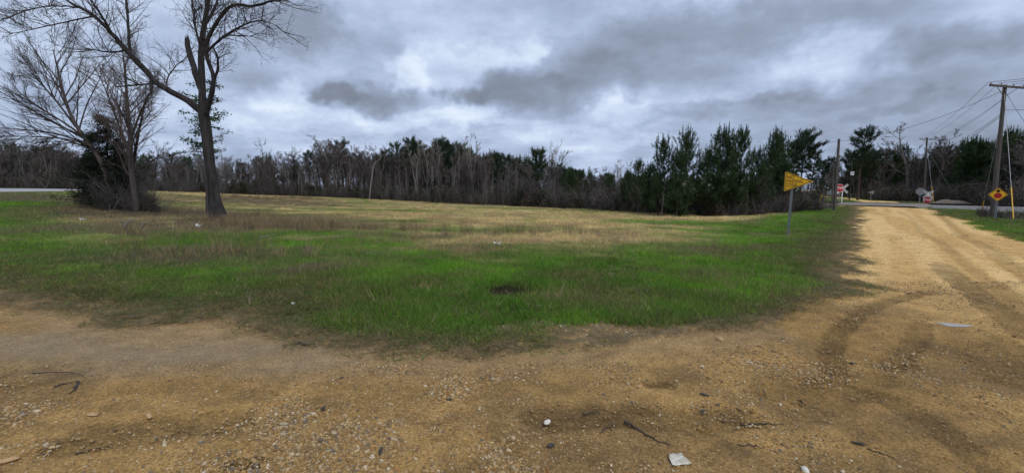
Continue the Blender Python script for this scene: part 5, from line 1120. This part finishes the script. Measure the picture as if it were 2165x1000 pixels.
stick([(1322, 892), (1345, 905), (1375, 924), (1418, 942)], .011, 'long dark stick lying toward the muddy paper'); stick([(1235, 876), (1262, 872)], .008, 'short dark stick left of the long one'); stick([(1270, 915), (1285, 903), (1295, 912)], .006, 'small forked twig below the short stick', forks=[(.5, .8, .08)])
stick([(1567, 898), (1600, 897), (1660, 899)], .008, 'straight dark stick right of the long one'); stick([(1560, 942), (1590, 941), (1610, 948)], .006, 'crooked twig right of the muddy paper', forks=[(.6, -.6, .1)]); stick([(1690, 845), (1700, 856)], .008, 'short black twig by the tyre mark')
stick([(65, 789), (140, 786), (170, 790), (184, 800)], .005, 'thin curved stem lying on the wet sand'); stick([(116, 818), (140, 812), (156, 808)], .012, 'dark stick by the left gravel patch'); stick([(163, 808), (160, 822), (146, 834)], .012, 'curved bark piece beside the dark stick at left'); stick([(530, 891), (555, 910), (590, 925)], .005, 'thin twig at the left of the pebble patch', forks=[(.6, .5, .08)])
stick([(160, 960), (200, 950), (238, 944)], .006, 'thin dark twig near the lower left corner'); stick([(632, 729), (648, 731), (664, 729)], .022, 'chunk of wet bark at the rim of the wet sand', name='bark_piece'); stick([(1835, 948), (1890, 968)], .005, 'thin brown twig on the lower right dirt')
stick([(1285, 545), (1310, 532), (1322, 524)], .012, 'fallen dark twig lying in the green grass', lift=6); stick([(264, 492), (270, 478), (280, 470)], .03, 'bleached branch standing among brown weeds near the clump', 'deadwood', lift=5, forks=[(.4, .9, .6), (.6, -.8, .5)]); stick([(300, 490), (306, 478), (312, 472)], .025, 'smaller bleached branch among the brown weeds', 'deadwood', lift=5, forks=[(.4, .9, .5), (.6, -.8, .5)]); stick([(548, 514), (565, 510), (586, 506)], .02, 'pale fallen branch right of the big trunk', 'deadwood', lift=5, forks=[(.5, .7, .5)]); stick([(448, 482), (455, 488), (460, 497)], .02, 'pale broken limb below the big trunk', 'deadwood', lift=6, forks=[(.4, .9, .5)])

def sheet(px, py, w, d, label, m, seed, crumple=.01, name='paper', z=.006, cat='litter', rz=0.0, taper=.75):
    rng = np.random.default_rng(seed); p = flat(px, py); n = 7; u, v = np.meshgrid(np.linspace(-.5, .5, n), np.linspace(-.5, .5, n)); V = np.stack([u * w * (1 - (1 - taper) * (v + .5)) + .012 * (v > .3), v * d, np.abs(rng.normal(0, crumple, u.shape)) + crumple * 1.5 * (np.abs(u) > .4)], -1).reshape(-1, 3)
    i = np.arange(n - 1)[:, None] * n; j = np.arange(n - 1)[None]; Q = np.stack([i + j, i + j + 1, i + n + j + 1, i + n + j], -1).reshape(-1, 4); o = obj(name, npmesh(name, V, [Q], M[m]), None, (p[0], p[1], gz(*p) + z), (0, 0, rz)); md = o.modifiers.new('thickness', 'SOLIDIFY'); md.thickness = .0015; return tag(o, label, cat)
sheet(1432, 973, .125, .115, 'muddy white scrap of paper at the bottom edge', 'paper', 701, .004, taper=.62, rz=.15)
sheet(1051, 529, .20, .12, 'crumpled white plastic bag in the middle of the grass', 'plastic', 702, .03, 'plastic_bag', .10); sheet(422, 488, .22, .16, 'crumpled white litter at the foot of the big tree', 'plastic', 703, .04, 'plastic_bag', .12); sheet(176, 473, .20, .16, 'small white litter on the left grass near the clump', 'plastic', 704, .03, 'plastic_bag', .12); sheet(199, 879, .09, .03, 'curled orange-brown leaf on the left gravel', 'tanstone', 705, .006, 'dead_leaf', .006, 'leaf'); sheet(620, 650, .035, .02, 'scrap of pale litter in the grass edge above the bark', 'plastic', 706, .01, 'litter_scrap', .03)
def puddle():
    c = flat(2018, 686); a = np.linspace(0, 6.283, 28, endpoint=False); r = 1 + .16 * np.sin(a * 3 + 1) + .08 * np.sin(a * 5); V = [(0, 0, 0)] + [(.165 * r_ * math.cos(q), .085 * r_ * math.sin(q), 0) for q, r_ in zip(a, r)]; T = [(0, i + 1, (i + 1) % 28 + 1) for i in range(28)]
    z = tz(c[0], c[1]) - .002; tag(obj('puddle', npmesh('puddle', V, [np.array(T)], M['puddle']), None, (c[0], c[1], z), (0, 0, -.25)), 'small muddy puddle reflecting the sky on the road', 'puddle', kind='structure')
puddle()
def dirt_pile():
    b = on_ground(2012, 436, 60); rng = np.random.default_rng(3); n = 26; u, v = np.meshgrid(np.linspace(-1, 1, n), np.linspace(-1, 1, n)); x, y = u * 3.2, v * 1.6; h = np.maximum(0, 1 - np.hypot(u, v)) ** .8 * .8 * (.55 + .9 * fbm(x * .9, y * .9, 33, 4)) - .1; V = np.stack([x, y, h], -1).reshape(-1, 3); i = np.arange(n - 1)[:, None] * n; j = np.arange(n - 1)[None]; Q = np.stack([i + j, i + j + 1, i + n + j + 1, i + n + j], -1).reshape(-1, 4)
    tag(obj('dirt_pile', npmesh('dirt_pile', V, [Q], mat('grey_brown_spoil', (.13, .10, .08), .95, noise=(4, .7), c2=(.21, .185, .16), bump=(6, .8, .1))), None, b), 'grey brown spoil heap beyond the rails right of the crossbuck', 'dirt pile')
dirt_pile()
